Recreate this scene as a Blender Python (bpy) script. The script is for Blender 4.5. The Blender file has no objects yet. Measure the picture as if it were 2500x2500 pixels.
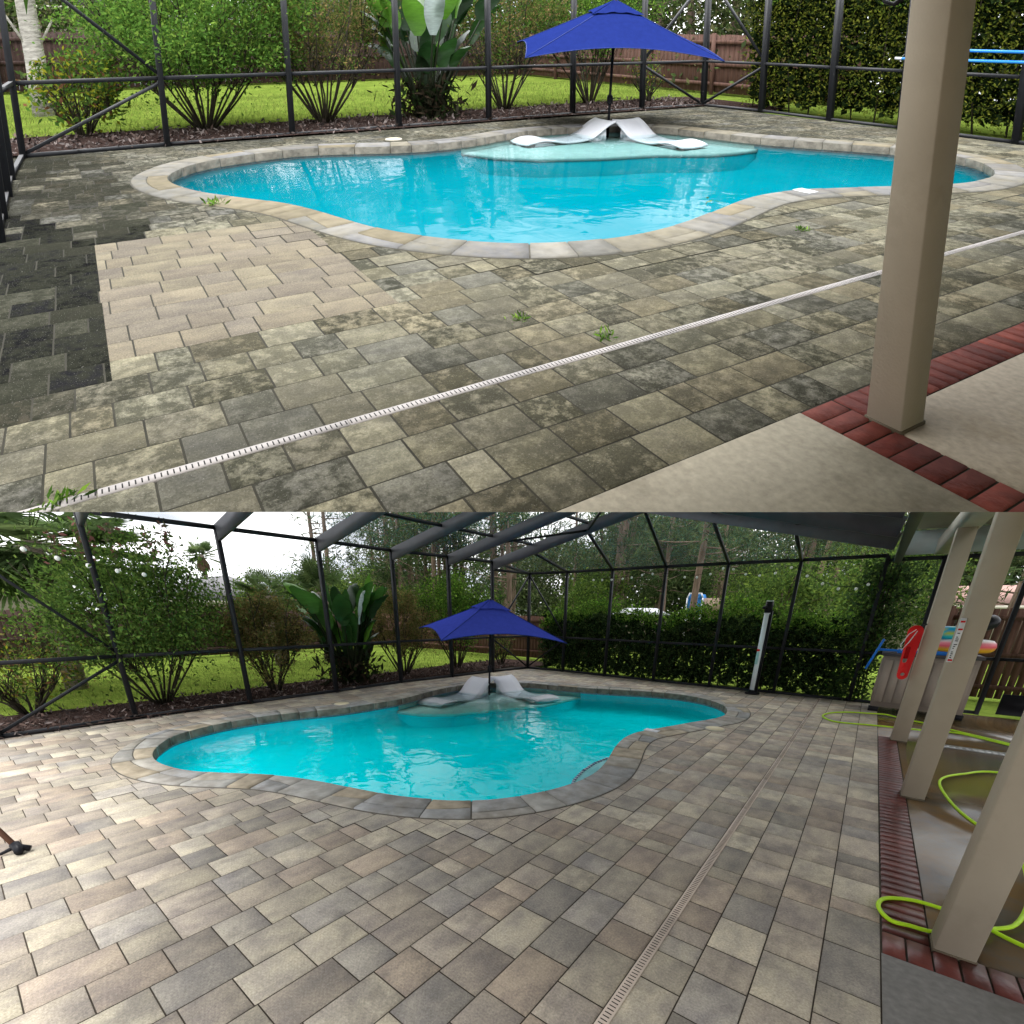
import bpy, bmesh, math, random
import numpy as np
from mathutils import Vector
from mathutils.geometry import tessellate_polygon
from math import radians, sin, cos, pi

# ------------------------------------------------------------------ camera, sky, sun
PXF = 1057.0
def basis(pitch, roll, yaw):
    p, r, y = map(radians, (pitch, roll, yaw))
    fw = np.array([-sin(y)*cos(p), cos(y)*cos(p), -sin(p)])
    rt = np.array([cos(y), sin(y), 0.])
    dn = np.cross(fw, rt)
    return np.array([rt*cos(r)+dn*sin(r), -rt*sin(r)+dn*cos(r), fw])
RB = basis(19.9, -0.6, 38.2)
RT = basis(12.2, 0.0, 58.3)
EYE = np.array([0, 0, 1.6])
KB = np.array([[1057., 0, 1250], [0, 1057., 1875], [0, 0, 1]])
KT = np.array([[1785., 0, 1290], [0, 1785., 459], [0, 0, 1]])
SC = 0.40
AT = RB.T @ (SC*(np.linalg.inv(KB) @ KT)) @ RT        # the upper terrace: a place of its own, laid on a steep slope above the lower one

scene = bpy.context.scene
cam = bpy.data.cameras.new('camera'); camo = bpy.data.objects.new('camera', cam)
scene.collection.objects.link(camo); scene.camera = camo
cam.sensor_fit = 'HORIZONTAL'; cam.sensor_width = 36.0; cam.lens = 36.0*PXF/2500
cam.shift_x = 0; cam.shift_y = (1875-1250)/2500.0
cam.clip_start = 0.05; cam.clip_end = 500
from mathutils import Matrix
m4 = Matrix.Identity(4)
for i in range(3):
    m4[i][0] = RB[0][i]; m4[i][1] = -RB[1][i]; m4[i][2] = -RB[2][i]; m4[i][3] = EYE[i]
camo.matrix_world = m4

SUN_EL, SUN_AZ = 74, 235
world = bpy.data.worlds.new('World'); scene.world = world; world.use_nodes = True
wn = world.node_tree; wn.nodes.clear()
def N(nt, t, **k):
    n = nt.nodes.new(t)
    for a, b in k.items():
        if a.startswith('i_'): n.inputs[a[2:].replace('_', ' ')].default_value = b
        else: setattr(n, a, b)
    return n
sky = N(wn, 'ShaderNodeTexSky', sky_type='NISHITA', sun_disc=False, sun_elevation=radians(SUN_EL), sun_rotation=radians(SUN_AZ), dust_density=3.0)
tc = N(wn, 'ShaderNodeTexCoord')
mp = N(wn, 'ShaderNodeMapping'); mp.inputs['Scale'].default_value = (1.6, 1.6, 6.0)
nz = N(wn, 'ShaderNodeTexNoise'); nz.inputs['Scale'].default_value = 1.7; nz.inputs['Detail'].default_value = 6
rp = N(wn, 'ShaderNodeValToRGB')
rp.color_ramp.elements[0].position = .42; rp.color_ramp.elements[0].color = (3.7, 3.9, 4.3, 1)
rp.color_ramp.elements[1].position = .56; rp.color_ramp.elements[1].color = (9.0, 9.0, 8.9, 1)
mx = N(wn, 'ShaderNodeMixRGB'); mx.inputs[0].default_value = .97
bg = N(wn, 'ShaderNodeBackground'); bg.inputs['Strength'].default_value = .1
ow = N(wn, 'ShaderNodeOutputWorld')
L = wn.links.new
sx_ = N(wn, 'ShaderNodeSeparateXYZ'); L(tc.outputs['Generated'], sx_.inputs[0])
zr = N(wn, 'ShaderNodeMapRange'); zr.inputs['From Min'].default_value = 0; zr.inputs['From Max'].default_value = 1; zr.inputs['To Min'].default_value = .125; zr.inputs['To Max'].default_value = 2.15
zp = N(wn, 'ShaderNodeMath', operation='POWER'); zp.inputs[1].default_value = 2.0; zc = N(wn, 'ShaderNodeMath', operation='MAXIMUM'); L(sx_.outputs['Z'], zc.inputs[0]); L(zc.outputs[0], zp.inputs[0]); L(zp.outputs[0], zr.inputs['Value']); zm = N(wn, 'ShaderNodeVectorMath', operation='SCALE'); L(rp.outputs[0], zm.inputs[0]); L(zr.outputs[0], zm.inputs['Scale'])
L(tc.outputs['Generated'], mp.inputs[0]); L(mp.outputs[0], nz.inputs['Vector']); L(nz.outputs['Fac'], rp.inputs[0])
L(sky.outputs[0], mx.inputs[1]); L(zm.outputs[0], mx.inputs[2]); L(mx.outputs[0], bg.inputs[0]); L(bg.outputs[0], ow.inputs[0])
sl = bpy.data.lights.new('sun', 'SUN'); sl.energy = 0.5; sl.angle = radians(14); sl.color = (1, .97, .92)
so = bpy.data.objects.new('sun', sl); scene.collection.objects.link(so)
az = radians(SUN_AZ)
so.rotation_euler = Vector((-sin(az)*cos(radians(SUN_EL)), -cos(az)*cos(radians(SUN_EL)), -sin(radians(SUN_EL)))).to_track_quat('-Z', 'Y').to_euler()
scene.view_settings.view_transform = 'Standard'; scene.view_settings.look = 'None'
scene.view_settings.exposure = 2.25; scene.view_settings.gamma = 1.0
scene.cycles.max_bounces = 8; scene.cycles.transparent_max_bounces = 24
scene.cycles.sample_clamp_indirect = 4

# ------------------------------------------------------------------ frames of the two terraces
CUT = 0.0
def tfB(P): return np.asarray(P, float).reshape(-1, 3)
def tfT(P): return EYE + (np.asarray(P, float).reshape(-1, 3)-EYE) @ AT.T
TF = {'B': tfB, 'T': tfT}
NRM = RB.T @ (np.array([0, 1, 625/1057.])/math.hypot(1, 625/1057.))
def side(ctx, W):
    d = (W-EYE) @ NRM
    return d-0.00004 if ctx == 'B' else -d+0.0001
CAMS = {'B': (KB, RB), 'T': (KT, RT)}
def at(ctx, x, y, z=0.):                                # ground (or height z) point under a photo coordinate
    K, R = CAMS[ctx]; d = R.T @ np.linalg.inv(K) @ np.array([x, y, 1.])
    t = (z-1.6)/d[2]; p = EYE+t*d
    return float(p[0]), float(p[1])

# ------------------------------------------------------------------ materials
MATS = {}
def mat(name, rgb=(.5, .5, .5), rough=.7, var=.15, scale=6., bump=.0, bscale=40., metal=0., col=False, trans=0., spec=.1,
        grime=0., gcol=(.05, .05, .035), gscale=4., streak=None, gthr=.5, coat=0.):
    if name in MATS: return MATS[name]
    m = bpy.data.materials.new(name); m.use_nodes = True; nt = m.node_tree; nt.nodes.clear(); L = nt.links.new
    pos = N(nt, 'ShaderNodeAttribute', attribute_name='pos')
    vec = pos.outputs['Vector']
    if streak:
        mpn = N(nt, 'ShaderNodeMapping'); mpn.inputs['Scale'].default_value = streak; L(vec, mpn.inputs[0]); vec = mpn.outputs[0]
    no = N(nt, 'ShaderNodeTexNoise'); no.inputs['Scale'].default_value = scale; no.inputs['Detail'].default_value = 5; L(vec, no.inputs['Vector'])
    mr = N(nt, 'ShaderNodeMapRange'); mr.inputs['From Min'].default_value = .3; mr.inputs['From Max'].default_value = .7
    mr.inputs['To Min'].default_value = 1-var; mr.inputs['To Max'].default_value = 1+var; L(no.outputs['Fac'], mr.inputs['Value'])
    mul = N(nt, 'ShaderNodeVectorMath', operation='MULTIPLY')
    if col:
        ca = N(nt, 'ShaderNodeAttribute', attribute_name='col'); L(ca.outputs['Color'], mul.inputs[0])
    else: mul.inputs[0].default_value = rgb[:3]
    L(mr.outputs[0], mul.inputs[1]); c = mul.outputs[0]
    if grime:
        g1 = N(nt, 'ShaderNodeTexNoise'); g1.inputs['Scale'].default_value = gscale; g1.inputs['Detail'].default_value = 11; g1.inputs['Roughness'].default_value = .72
        L(pos.outputs['Vector'], g1.inputs['Vector'])
        gr = N(nt, 'ShaderNodeMapRange'); gr.inputs['From Min'].default_value = gthr-.05; gr.inputs['From Max'].default_value = gthr+.12
        gr.inputs['To Min'].default_value = 0; gr.inputs['To Max'].default_value = grime; L(g1.outputs['Fac'], gr.inputs['Value'])
        fac = gr.outputs[0]
        if col:                                          # per-vertex alpha: how dirty this stone is
            mm = N(nt, 'ShaderNodeMath', operation='MULTIPLY'); L(fac, mm.inputs[0]); L(ca.outputs['Alpha'], mm.inputs[1]); fac = mm.outputs[0]
        gm = N(nt, 'ShaderNodeMixRGB'); L(fac, gm.inputs[0]); L(c, gm.inputs[1]); gm.inputs[2].default_value = (*gcol, 1); c = gm.outputs[0]
    bs = N(nt, 'ShaderNodeBsdfPrincipled'); L(c, bs.inputs['Base Color'])
    bs.inputs['Roughness'].default_value = rough; bs.inputs['Metallic'].default_value = metal
    bs.inputs['Specular IOR Level'].default_value = spec
    if coat: bs.inputs['Coat Weight'].default_value = coat; bs.inputs['Coat Roughness'].default_value = .08
    if bump:
        bn = N(nt, 'ShaderNodeTexNoise'); bn.inputs['Scale'].default_value = bscale; bn.inputs['Detail'].default_value = 4; L(vec, bn.inputs['Vector'])
        bp = N(nt, 'ShaderNodeBump'); bp.inputs['Strength'].default_value = 1.0; bp.inputs['Distance'].default_value = bump
        L(bn.outputs['Fac'], bp.inputs['Height']); L(bp.outputs[0], bs.inputs['Normal'])
    out = N(nt, 'ShaderNodeOutputMaterial'); sh = bs.outputs[0]
    if trans:
        tr = N(nt, 'ShaderNodeBsdfTranslucent'); L(c, tr.inputs['Color'])
        ms = N(nt, 'ShaderNodeMixShader'); ms.inputs[0].default_value = trans; L(sh, ms.inputs[1]); L(tr.outputs[0], ms.inputs[2]); sh = ms.outputs[0]
    L(sh, out.inputs[0]); MATS[name] = m; return m

def mat_paver(name, grime, gcol, gs, gthr, rough, amp, speck):
    m = bpy.data.materials.new(name); m.use_nodes = True; nt = m.node_tree; nt.nodes.clear(); L = nt.links.new
    def noise(vec, sc, det=5, ro=.55):
        n = N(nt, 'ShaderNodeTexNoise'); n.inputs['Scale'].default_value = sc; n.inputs['Detail'].default_value = det; n.inputs['Roughness'].default_value = ro; L(vec, n.inputs['Vector']); return n.outputs['Fac']
    def ramp(v, a, b, lo=0., hi=1.):
        n = N(nt, 'ShaderNodeMapRange'); n.inputs['From Min'].default_value = a; n.inputs['From Max'].default_value = b; n.inputs['To Min'].default_value = lo; n.inputs['To Max'].default_value = hi; L(v, n.inputs['Value']); return n.outputs[0]
    pos = N(nt, 'ShaderNodeAttribute', attribute_name='pos'); ca = N(nt, 'ShaderNodeAttribute', attribute_name='col')
    off = N(nt, 'ShaderNodeVectorMath', operation='SCALE'); L(ca.outputs['Vector'], off.inputs[0]); off.inputs['Scale'].default_value = 61.
    pv = N(nt, 'ShaderNodeVectorMath', operation='ADD'); L(pos.outputs['Vector'], pv.inputs[0]); L(off.outputs[0], pv.inputs[1])
    st = N(nt, 'ShaderNodeMapping'); st.inputs['Scale'].default_value = (1.3, .75, 1); L(pv.outputs[0], st.inputs[0])
    hue = N(nt, 'ShaderNodeMixRGB'); L(ramp(noise(st.outputs[0], 5.5, 6, .6), .36, .64), hue.inputs[0]); hue.inputs[1].default_value = (1+.16*amp, 1+.14*amp, 1+.07*amp, 1); hue.inputs[2].default_value = (1-.26*amp, 1-.27*amp, 1-.24*amp, 1)
    c1 = N(nt, 'ShaderNodeVectorMath', operation='MULTIPLY'); L(ca.outputs['Vector'], c1.inputs[0]); L(hue.outputs[0], c1.inputs[1])
    fv = N(nt, 'ShaderNodeVectorMath', operation='SCALE'); L(c1.outputs[0], fv.inputs[0]); L(ramp(noise(pos.outputs['Vector'], 95, 3, .7), .3, .7, .74, 1.26), fv.inputs['Scale'])
    g1 = noise(pv.outputs[0], gs, 11, .74); g2 = noise(pos.outputs['Vector'], 1.1, 3)
    ad = N(nt, 'ShaderNodeMath', operation='MULTIPLY_ADD'); L(g2, ad.inputs[0]); ad.inputs[1].default_value = .35; L(g1, ad.inputs[2])
    gf = ramp(ad.outputs[0], gthr+.175-.06, gthr+.175+.10, 0, grime)
    mm = N(nt, 'ShaderNodeMath', operation='MULTIPLY'); L(gf, mm.inputs[0]); L(ca.outputs['Alpha'], mm.inputs[1])
    gm = N(nt, 'ShaderNodeMixRGB'); L(mm.outputs[0], gm.inputs[0]); L(fv.outputs[0], gm.inputs[1]); gm.inputs[2].default_value = (*gcol, 1)
    sp = N(nt, 'ShaderNodeMixRGB'); L(ramp(noise(pos.outputs['Vector'], 150, 2), .66, .70, 0, speck), sp.inputs[0]); L(gm.outputs[0], sp.inputs[1]); sp.inputs[2].default_value = (.42, .40, .36, 1)
    bs = N(nt, 'ShaderNodeBsdfPrincipled'); L(sp.outputs[0], bs.inputs['Base Color']); bs.inputs['Roughness'].default_value = rough; bs.inputs['Specular IOR Level'].default_value = (.0 if 'dirty' in name else .12)
    bp = N(nt, 'ShaderNodeBump'); bp.inputs['Distance'].default_value = .006; L(noise(pos.outputs['Vector'], 48, 5, .65), bp.inputs['Height']); L(bp.outputs[0], bs.inputs['Normal'])
    out = N(nt, 'ShaderNodeOutputMaterial'); L(bs.outputs[0], out.inputs[0]); MATS[name] = m; return m
def mat_water(name, tint, glint, sc, ior=1.22):
    m = bpy.data.materials.new(name); m.use_nodes = True; nt = m.node_tree; nt.nodes.clear(); L = nt.links.new
    pos = N(nt, 'ShaderNodeAttribute', attribute_name='pos')
    mpn = N(nt, 'ShaderNodeMapping'); mpn.inputs['Scale'].default_value = (1, 1, 1); L(pos.outputs['Vector'], mpn.inputs[0])
    n1 = N(nt, 'ShaderNodeTexNoise'); n1.inputs['Scale'].default_value = sc; n1.inputs['Detail'].default_value = 2.5; n1.inputs['Distortion'].default_value = .6; L(mpn.outputs[0], n1.inputs['Vector'])
    bp = N(nt, 'ShaderNodeBump'); bp.inputs['Strength'].default_value = 1; bp.inputs['Distance'].default_value = glint; L(n1.outputs['Fac'], bp.inputs['Height'])
    gl = N(nt, 'ShaderNodeBsdfGlossy'); gl.inputs['Roughness'].default_value = .03; L(bp.outputs[0], gl.inputs['Normal'])
    tr = N(nt, 'ShaderNodeBsdfTransparent'); tr.inputs['Color'].default_value = (*tint, 1)
    fr = N(nt, 'ShaderNodeFresnel'); fr.inputs['IOR'].default_value = ior; L(bp.outputs[0], fr.inputs['Normal'])
    ms = N(nt, 'ShaderNodeMixShader'); L(fr.outputs[0], ms.inputs[0]); L(tr.outputs[0], ms.inputs[1]); L(gl.outputs[0], ms.inputs[2])
    out = N(nt, 'ShaderNodeOutputMaterial'); L(ms.outputs[0], out.inputs[0]); MATS[name] = m; return m

def mat_mesh(name, rgb, a):
    m = bpy.data.materials.new(name); m.use_nodes = True; nt = m.node_tree; nt.nodes.clear(); L = nt.links.new
    d = N(nt, 'ShaderNodeBsdfDiffuse'); d.inputs[0].default_value = (*rgb, 1); t = N(nt, 'ShaderNodeBsdfTransparent')
    ms = N(nt, 'ShaderNodeMixShader'); ms.inputs[0].default_value = a; L(t.outputs[0], ms.inputs[1]); L(d.outputs[0], ms.inputs[2])
    out = N(nt, 'ShaderNodeOutputMaterial'); L(ms.outputs[0], out.inputs[0]); MATS[name] = m; return m

BEAM = mat('lit_bronze_beam', (.085, .085, .10), .5, .12, 6, spec=.35)  # same bronze as the posts, reflected light painted in as a paler grey
BRONZE = mat('dark_bronze_aluminium', (.013, .014, .017), .6, .15, 8, spec=.2)
LEAF = mat('leaf', col=True, rough=.6, var=.25, scale=9, trans=.35, spec=.0)
BARK = mat('bark', (.09, .07, .05), .9, .4, 14, bump=.01, bscale=30)
DARKSTEM = mat('dark_stem', (.035, .03, .02), .9, .3, 14)
PINEBARK = mat('pine_bark', (.17, .12, .095), .95, .4, 5, bump=.02, bscale=14, streak=(3, 3, .6))
WHITE = mat('white_resin', (.60, .61, .64), .35, .04, 3)
BLACKM = mat('black_metal', (.012, .012, .015), .4, .1)
CREAM = mat('cream_plastic', (.62, .55, .38), .5, .08)
TAUPE = mat('taupe_column_paint', (.38, .325, .25), .65, .06, 3, bump=.0006, bscale=90, grime=.25, gcol=(.2, .17, .12), gscale=2.5, gthr=.6)
TRIM = mat('pale_trim_paint', (.46, .43, .36), .6, .06, 3)
CEIL = mat('porch_ceiling_paint', (.36, .33, .24), .7, .05, 3)
DRAIN = mat('channel_drain_plastic', (.50, .42, .35), .55, .08, 20)
DRAINW = mat('channel_drain_pale', (.30, .275, .26), .55, .08, 20)
BLACK = mat('slot_black', (.01, .01, .01), .9, .1)
FENCE = mat('fence_boards', (.055, .033, .028), .85, .35, 4, streak=(6, 6, .5), bump=.003, bscale=20)
FENCER = mat('fence_boards_red', (.105, .056, .042), .85, .35, 4, streak=(6, 6, .5), bump=.003, bscale=20)
STUCCO = mat('stucco', (.30, .265, .215), .85, .08, 3)
ROOFG = mat('shingle_grey', (.16, .155, .16), .9, .2, 10, streak=(1, 1, 6))
ROOFT = mat('shingle_terracotta', (.30, .19, .165), .9, .25, 8, streak=(1, 3, 6))
GLASS = mat('window_dark', (.03, .035, .04), .1, .1)
WOODS = LEAF

# ------------------------------------------------------------------ mesh building
def linkobj(o): scene.collection.objects.link(o)
def emit(ctx, name, V, F, mats, parent=None, col=None, mi=None, smooth=False, clip='bisect'):
    V = np.asarray(V, float).reshape(-1, 3)
    if len(V) == 0: return None
    W = TF[ctx](V); s = side(ctx, W)
    if s.max() <= 0: return None
    cross = s.min() < 0
    if isinstance(F, np.ndarray):
        k = F.shape[1]; flat = F.ravel(); cnt = np.full(len(F), k)
    else:
        flat = np.array([i for f in F for i in f]); cnt = np.array([len(f) for f in F])
    mi = np.zeros(len(cnt), int) if mi is None else np.asarray(mi)
    if cross:
        starts = np.concatenate([[0], np.cumsum(cnt)[:-1]])
        mx_ = np.maximum.reduceat(s[flat], starts)
        if clip == 'drop': keep = np.add.reduceat(s[flat], starts) > 0
        else: keep = mx_ > 0
        if not keep.all():
            lk = np.repeat(keep, cnt); flat = flat[lk]; cnt = cnt[keep]; mi = mi[keep]
            if len(cnt) == 0: return None
            used, inv = np.unique(flat, return_inverse=True)
            flat = inv; V = V[used]; W = W[used]; s = s[used]
            if col is not None: col = np.asarray(col)[used]
    org = np.zeros(3)
    if parent is not None: org = np.array(parent['_o'])
    elif ctx: org = W[:].mean(0)*0+W[s.argmax()]*0 + W.mean(0)
    me = bpy.data.meshes.new(name)
    me.vertices.add(len(V)); me.vertices.foreach_set('co', (W-org).astype(np.float32).ravel())
    me.loops.add(len(flat)); me.loops.foreach_set('vertex_index', flat.astype(np.int32))
    me.polygons.add(len(cnt)); me.polygons.foreach_set('loop_start', np.concatenate([[0], np.cumsum(cnt)[:-1]]).astype(np.int32))
    me.polygons.foreach_set('loop_total', cnt.astype(np.int32)); me.polygons.foreach_set('material_index', mi.astype(np.int32))
    if smooth: me.polygons.foreach_set('use_smooth', np.ones(len(cnt), bool))
    a = me.attributes.new('pos', 'FLOAT_VECTOR', 'POINT'); a.data.foreach_set('vector', V.astype(np.float32).ravel())
    if col is not None:
        c = np.asarray(col, float)
        if c.shape[1] == 3: c = np.concatenate([c, np.ones((len(c), 1))], 1)
        a = me.attributes.new('col', 'FLOAT_COLOR', 'POINT'); a.data.foreach_set('color', c.astype(np.float32).ravel())
    me.update(calc_edges=True)
    if cross and clip == 'bisect' and s.min() < 0:
        bm = bmesh.new(); bm.from_mesh(me)
        n = NRM if ctx == 'B' else -NRM
        co = Vector(EYE+(n*0.00004 if ctx == 'B' else -n*0.0001)-org)
        bmesh.ops.bisect_plane(bm, geom=bm.verts[:]+bm.edges[:]+bm.faces[:], plane_co=co, plane_no=Vector(n), clear_inner=True)
        bm.to_mesh(me); bm.free()
        if len(me.polygons) == 0: return None
    for m in (mats if isinstance(mats, (list, tuple)) else [mats]): me.materials.append(m)
    o = bpy.data.objects.new(name, me); linkobj(o)
    if parent is not None:
        o.parent = parent['ob']; o['_o'] = 1; del o['_o']
        o.location = org-np.array(parent['_root'])
        o.location = (0, 0, 0)
    else: o.location = org
    return o
THINGS = []
def thing(ctx, name, label, cat, base, group=None):
    W = TF[ctx](base)[0]
    o = bpy.data.objects.new(name, None); linkobj(o); o.location = W; o.empty_display_size = .1
    o['label'] = label; o['category'] = cat
    if group: o['group'] = group
    THINGS.append(o)
    return {'ob': o, '_o': W, '_root': W}
def sub(o, par):                                         # a part as the parent of its sub-parts
    return {'ob': o, '_o': par['_o'], '_root': par['_root']} if o else par
def tag(o, label, cat, group=None):
    if o is None: return None
    o['label'] = label; o['category'] = cat
    if group: o['group'] = group
    return o
def struct(o, kind='structure'):
    if o: o['kind'] = kind
    return o

class MB:
    def __init__(s): s.V = []; s.F = []; s.C = []; s.M = []; s.n = 0
    def add(s, V, F, c=None, m=0):
        V = [tuple(map(float, v)) for v in V]; s.V += V
        s.F += [tuple(i+s.n for i in f) for f in F]; s.M += [m]*len(F)
        if c is not None: s.C += [c]*len(V)
        s.n += len(V); return s
    def box(s, a, b, c=None, m=0):
        x0, y0, z0 = a; x1, y1, z1 = b
        V = [(x, y, z) for z in (z0, z1) for y in (y0, y1) for x in (x0, x1)]
        return s.add(V, [(0, 2, 3, 1), (4, 5, 7, 6), (0, 1, 5, 4), (2, 6, 7, 3), (0, 4, 6, 2), (1, 3, 7, 5)], c, m)
    def bar(s, p, q, w, h, up=(0, 0, 1), c=None, m=0, off=0):
        p = np.array(p, float); q = np.array(q, float); d = q-p; d /= np.linalg.norm(d)
        u = np.array(up, float); sd = np.cross(d, u)
        if np.linalg.norm(sd) < 1e-4: sd = np.cross(d, (1, 0, 0))
        sd /= np.linalg.norm(sd); u = np.cross(sd, d)
        V = []
        for e in (p, q):
            for a, b in ((-1, -1), (1, -1), (1, 1), (-1, 1)): V.append(e+sd*a*w/2+u*(b*h/2+off))
        return s.add(V, [(0, 1, 2, 3), (7, 6, 5, 4), (0, 4, 5, 1), (1, 5, 6, 2), (2, 6, 7, 3), (3, 7, 4, 0)], c, m)
    def tube(s, P, r, n=6, c=None, m=0, cap=True):
        P = [np.array(p, float) for p in P]; rr = r if hasattr(r, '__len__') else [r]*len(P)
        V = []; F = []
        prev = None
        for i, p in enumerate(P):
            d = P[min(i+1, len(P)-1)]-P[max(i-1, 0)]; d = d/(np.linalg.norm(d)+1e-9)
            if prev is None: a = np.cross(d, (0, 0, 1) if abs(d[2]) < .9 else (1, 0, 0))
            else: a = prev-d*np.dot(prev, d)
            a /= np.linalg.norm(a)+1e-9; prev = a; b = np.cross(d, a)
            for k in range(n):
                t = 2*pi*k/n; V.append(p+rr[i]*(a*cos(t)+b*sin(t)))
        for i in range(len(P)-1):
            for k in range(n): F.append((i*n+k, i*n+(k+1) % n, (i+1)*n+(k+1) % n, (i+1)*n+k))
        if cap: F += [tuple(range(n-1, -1, -1)), tuple((len(P)-1)*n+k for k in range(n))]
        return s.add(V, F, c, m)
    def prism(s, poly, z0, z1, c=None, m=0, bottom=True):
        n = len(poly); V = [(x, y, z1) for x, y in poly]+[(x, y, z0) for x, y in poly]
        F = [tuple(t) for t in tessellate_polygon([[Vector((x, y, 0)) for x, y in poly]])]
        F2 = []
        for t in F:
            a, b, c3 = [np.array(poly[i]) for i in t]
            if np.cross(b-a, c3-a) < 0: t = t[::-1]
            F2.append(tuple(t))
        area = sum(poly[i][0]*poly[(i+1) % n][1]-poly[(i+1) % n][0]*poly[i][1] for i in range(n))
        S = [(i, i+n, (i+1) % n+n, (i+1) % n) if area > 0 else (i, (i+1) % n, (i+1) % n+n, i+n) for i in range(n)]
        return s.add(V, F2+S+([tuple(i+n for i in t[::-1]) for t in F2] if bottom else []), c, m)
    def emit(s, ctx, name, mats, parent=None, **k):
        return emit(ctx, name, s.V, s.F, mats, parent, col=(s.C if s.C else None), mi=s.M, **k)

# leaves as numpy arrays
class Leaves:
    def __init__(s): s.V = []; s.C = []
    def add(s, P, size, cols, rng, aspect=.45, up=.3, dirs=None, fold=True):
        n = len(P)
        if n == 0: return s
        d = rng.normal(size=(n, 3)) if dirs is None else dirs+rng.normal(size=(n, 3))*.25
        d[:, 2] += up if dirs is None else 0
        d /= np.linalg.norm(d, axis=1)[:, None]
        t = rng.normal(size=(n, 3)); w = np.cross(d, t); w /= np.linalg.norm(w, axis=1)[:, None]
        sz = (size*rng.uniform(.35, 1.7, n))[:, None]
        a = P; b = P+d*sz*.5+w*sz*aspect*.5; c = P+d*sz; e = P+d*sz*.5-w*sz*aspect*.5
        V = np.stack([a, b, c, e], 1); s.V.append(V.reshape(-1, 3))
        cols = np.asarray(cols, float)
        ci = cols[rng.integers(0, len(cols), n)]*rng.uniform(.65, 1.35, (n, 1))
        s.C.append(np.repeat(ci, 4, 0)); return s
    def emit(s, ctx, name, parent=None, m=None):
        V = np.concatenate(s.V); C = np.concatenate(s.C); F = np.arange(len(V)).reshape(-1, 4)
        return emit(ctx, name, V, F, m or LEAF, parent, col=C, clip='drop')

def clumps(rng, n, cen, rad, nclump, csize, shell=.35):
    """points gathered in clumps spread through an uneven ellipsoid"""
    cen = np.array(cen); rad = np.array(rad)
    d = rng.normal(size=(nclump, 3)); d /= np.linalg.norm(d, axis=1)[:, None]
    r = rng.uniform(shell, 1., nclump)**.6*rng.uniform(.7, 1.28, nclump)
    c = cen+d*rad*r[:, None]
    k = rng.integers(0, nclump, n)
    cs = csize*rng.uniform(.5, 1.3, nclump)
    return c[k]+rng.normal(size=(n, 3))*cs[k][:, None]*.5, c

# ------------------------------------------------------------------ curves and outlines
def catmull(P, sub=6):
    P = [np.array(p, float) for p in P]; n = len(P); out = []
    for i in range(n):
        a, b, c, d = P[i-1], P[i], P[(i+1) % n], P[(i+2) % n]
        for k in range(sub):
            t = k/sub
            out.append(.5*((2*b)+(-a+c)*t+(2*a-5*b+4*c-d)*t*t+(-a+3*b-3*c+d)*t**3))
    return np.array(out)
def smooth_poly(P, it=2):
    P = np.array(P, float)
    for _ in range(it): P = .25*np.roll(P, 1, 0)+.5*P+.25*np.roll(P, -1, 0)
    return P
def resample(P, n):
    Q = np.vstack([P, P[:1]]); s = np.concatenate([[0], np.cumsum(np.linalg.norm(np.diff(Q, axis=0), axis=1))])
    t = np.linspace(0, s[-1], n, endpoint=False)
    return np.stack([np.interp(t, s, Q[:, 0]), np.interp(t, s, Q[:, 1])], 1), s[-1]
def normals_out(P):
    t = np.roll(P, -1, 0)-np.roll(P, 1, 0); t /= np.linalg.norm(t, axis=1)[:, None]
    n = np.stack([t[:, 1], -t[:, 0]], 1)
    area = (P[:, 0]*np.roll(P[:, 1], -1)-np.roll(P[:, 0], -1)*P[:, 1]).sum()
    return n if area > 0 else -n
def sdist(P, O):
    """signed distance of points P to closed outline O, positive outside"""
    P = np.asarray(P, float); A = O; B = np.roll(O, -1, 0); out = np.empty(len(P))
    for s0 in range(0, len(P), 4000):
        p = P[s0:s0+4000][:, None, :]; ab = (B-A)[None]; ap = p-A[None]
        t = np.clip((ap*ab).sum(2)/((ab*ab).sum(2)+1e-12), 0, 1)
        d = np.linalg.norm(ap-ab*t[..., None], axis=2).min(1)
        y = p[..., 1]; cr = ((A[None, :, 1] > y) != (B[None, :, 1] > y))
        xi = A[None, :, 0]+(y-A[None, :, 1])*(B-A)[None, :, 0]/((B-A)[None, :, 1]+1e-12)
        ins = (cr & (p[..., 0] < xi)).sum(1) % 2 == 1
        out[s0:s0+4000] = np.where(ins, -d, d)
    return out

PB = [(366,1852),(370,1832),(412,1801),(464,1784),(548,1764),(645,1749),(742,1738),(840,1729),(961,1710),(1003,1701),(1054,1687),(1119,1674),(1185,1669),(1259,1668),(1306,1669),(1408,1679),(1533,1686),(1626,1692),(1696,1701),(1747,1713),(1775,1726),(1779,1742),(1756,1755),(1696,1765),(1635,1776),(1579,1786),(1542,1795),(1512,1816),(1493,1850),(1463,1888),(1412,1913),(1347,1933),(1250,1952),(1132,1961),(970,1950),(841,1924),(731,1903),(647,1895),(550,1892),(453,1886),(388,1869)]
PT = [(401,432),(440,411),(517,391),(657,371.6),(750,363),(854,359.5),(1010,356),(1119,346),(1171,339),(1223,329),(1316,317),(1425,310),(1500,309),(1575,309.5),(1647,314),(1730,323.5),(1850,337),(1966,346),(2043,351),(2199,362),(2349,384),(2411,402),(2437,422),(2426,435),(2380,447),(2328,453),(2188,458),(2018,463),(1914,471),(1836,484),(1756,516),(1678,547),(1575,574.5),(1471,590),(1368,598),(1264,600),(1160,595),(1057,585),(953,570),(850,543),(750.5,512),(673,497),(569,484),(492,474),(440,461),(409,448)]
OUT = {}
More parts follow.
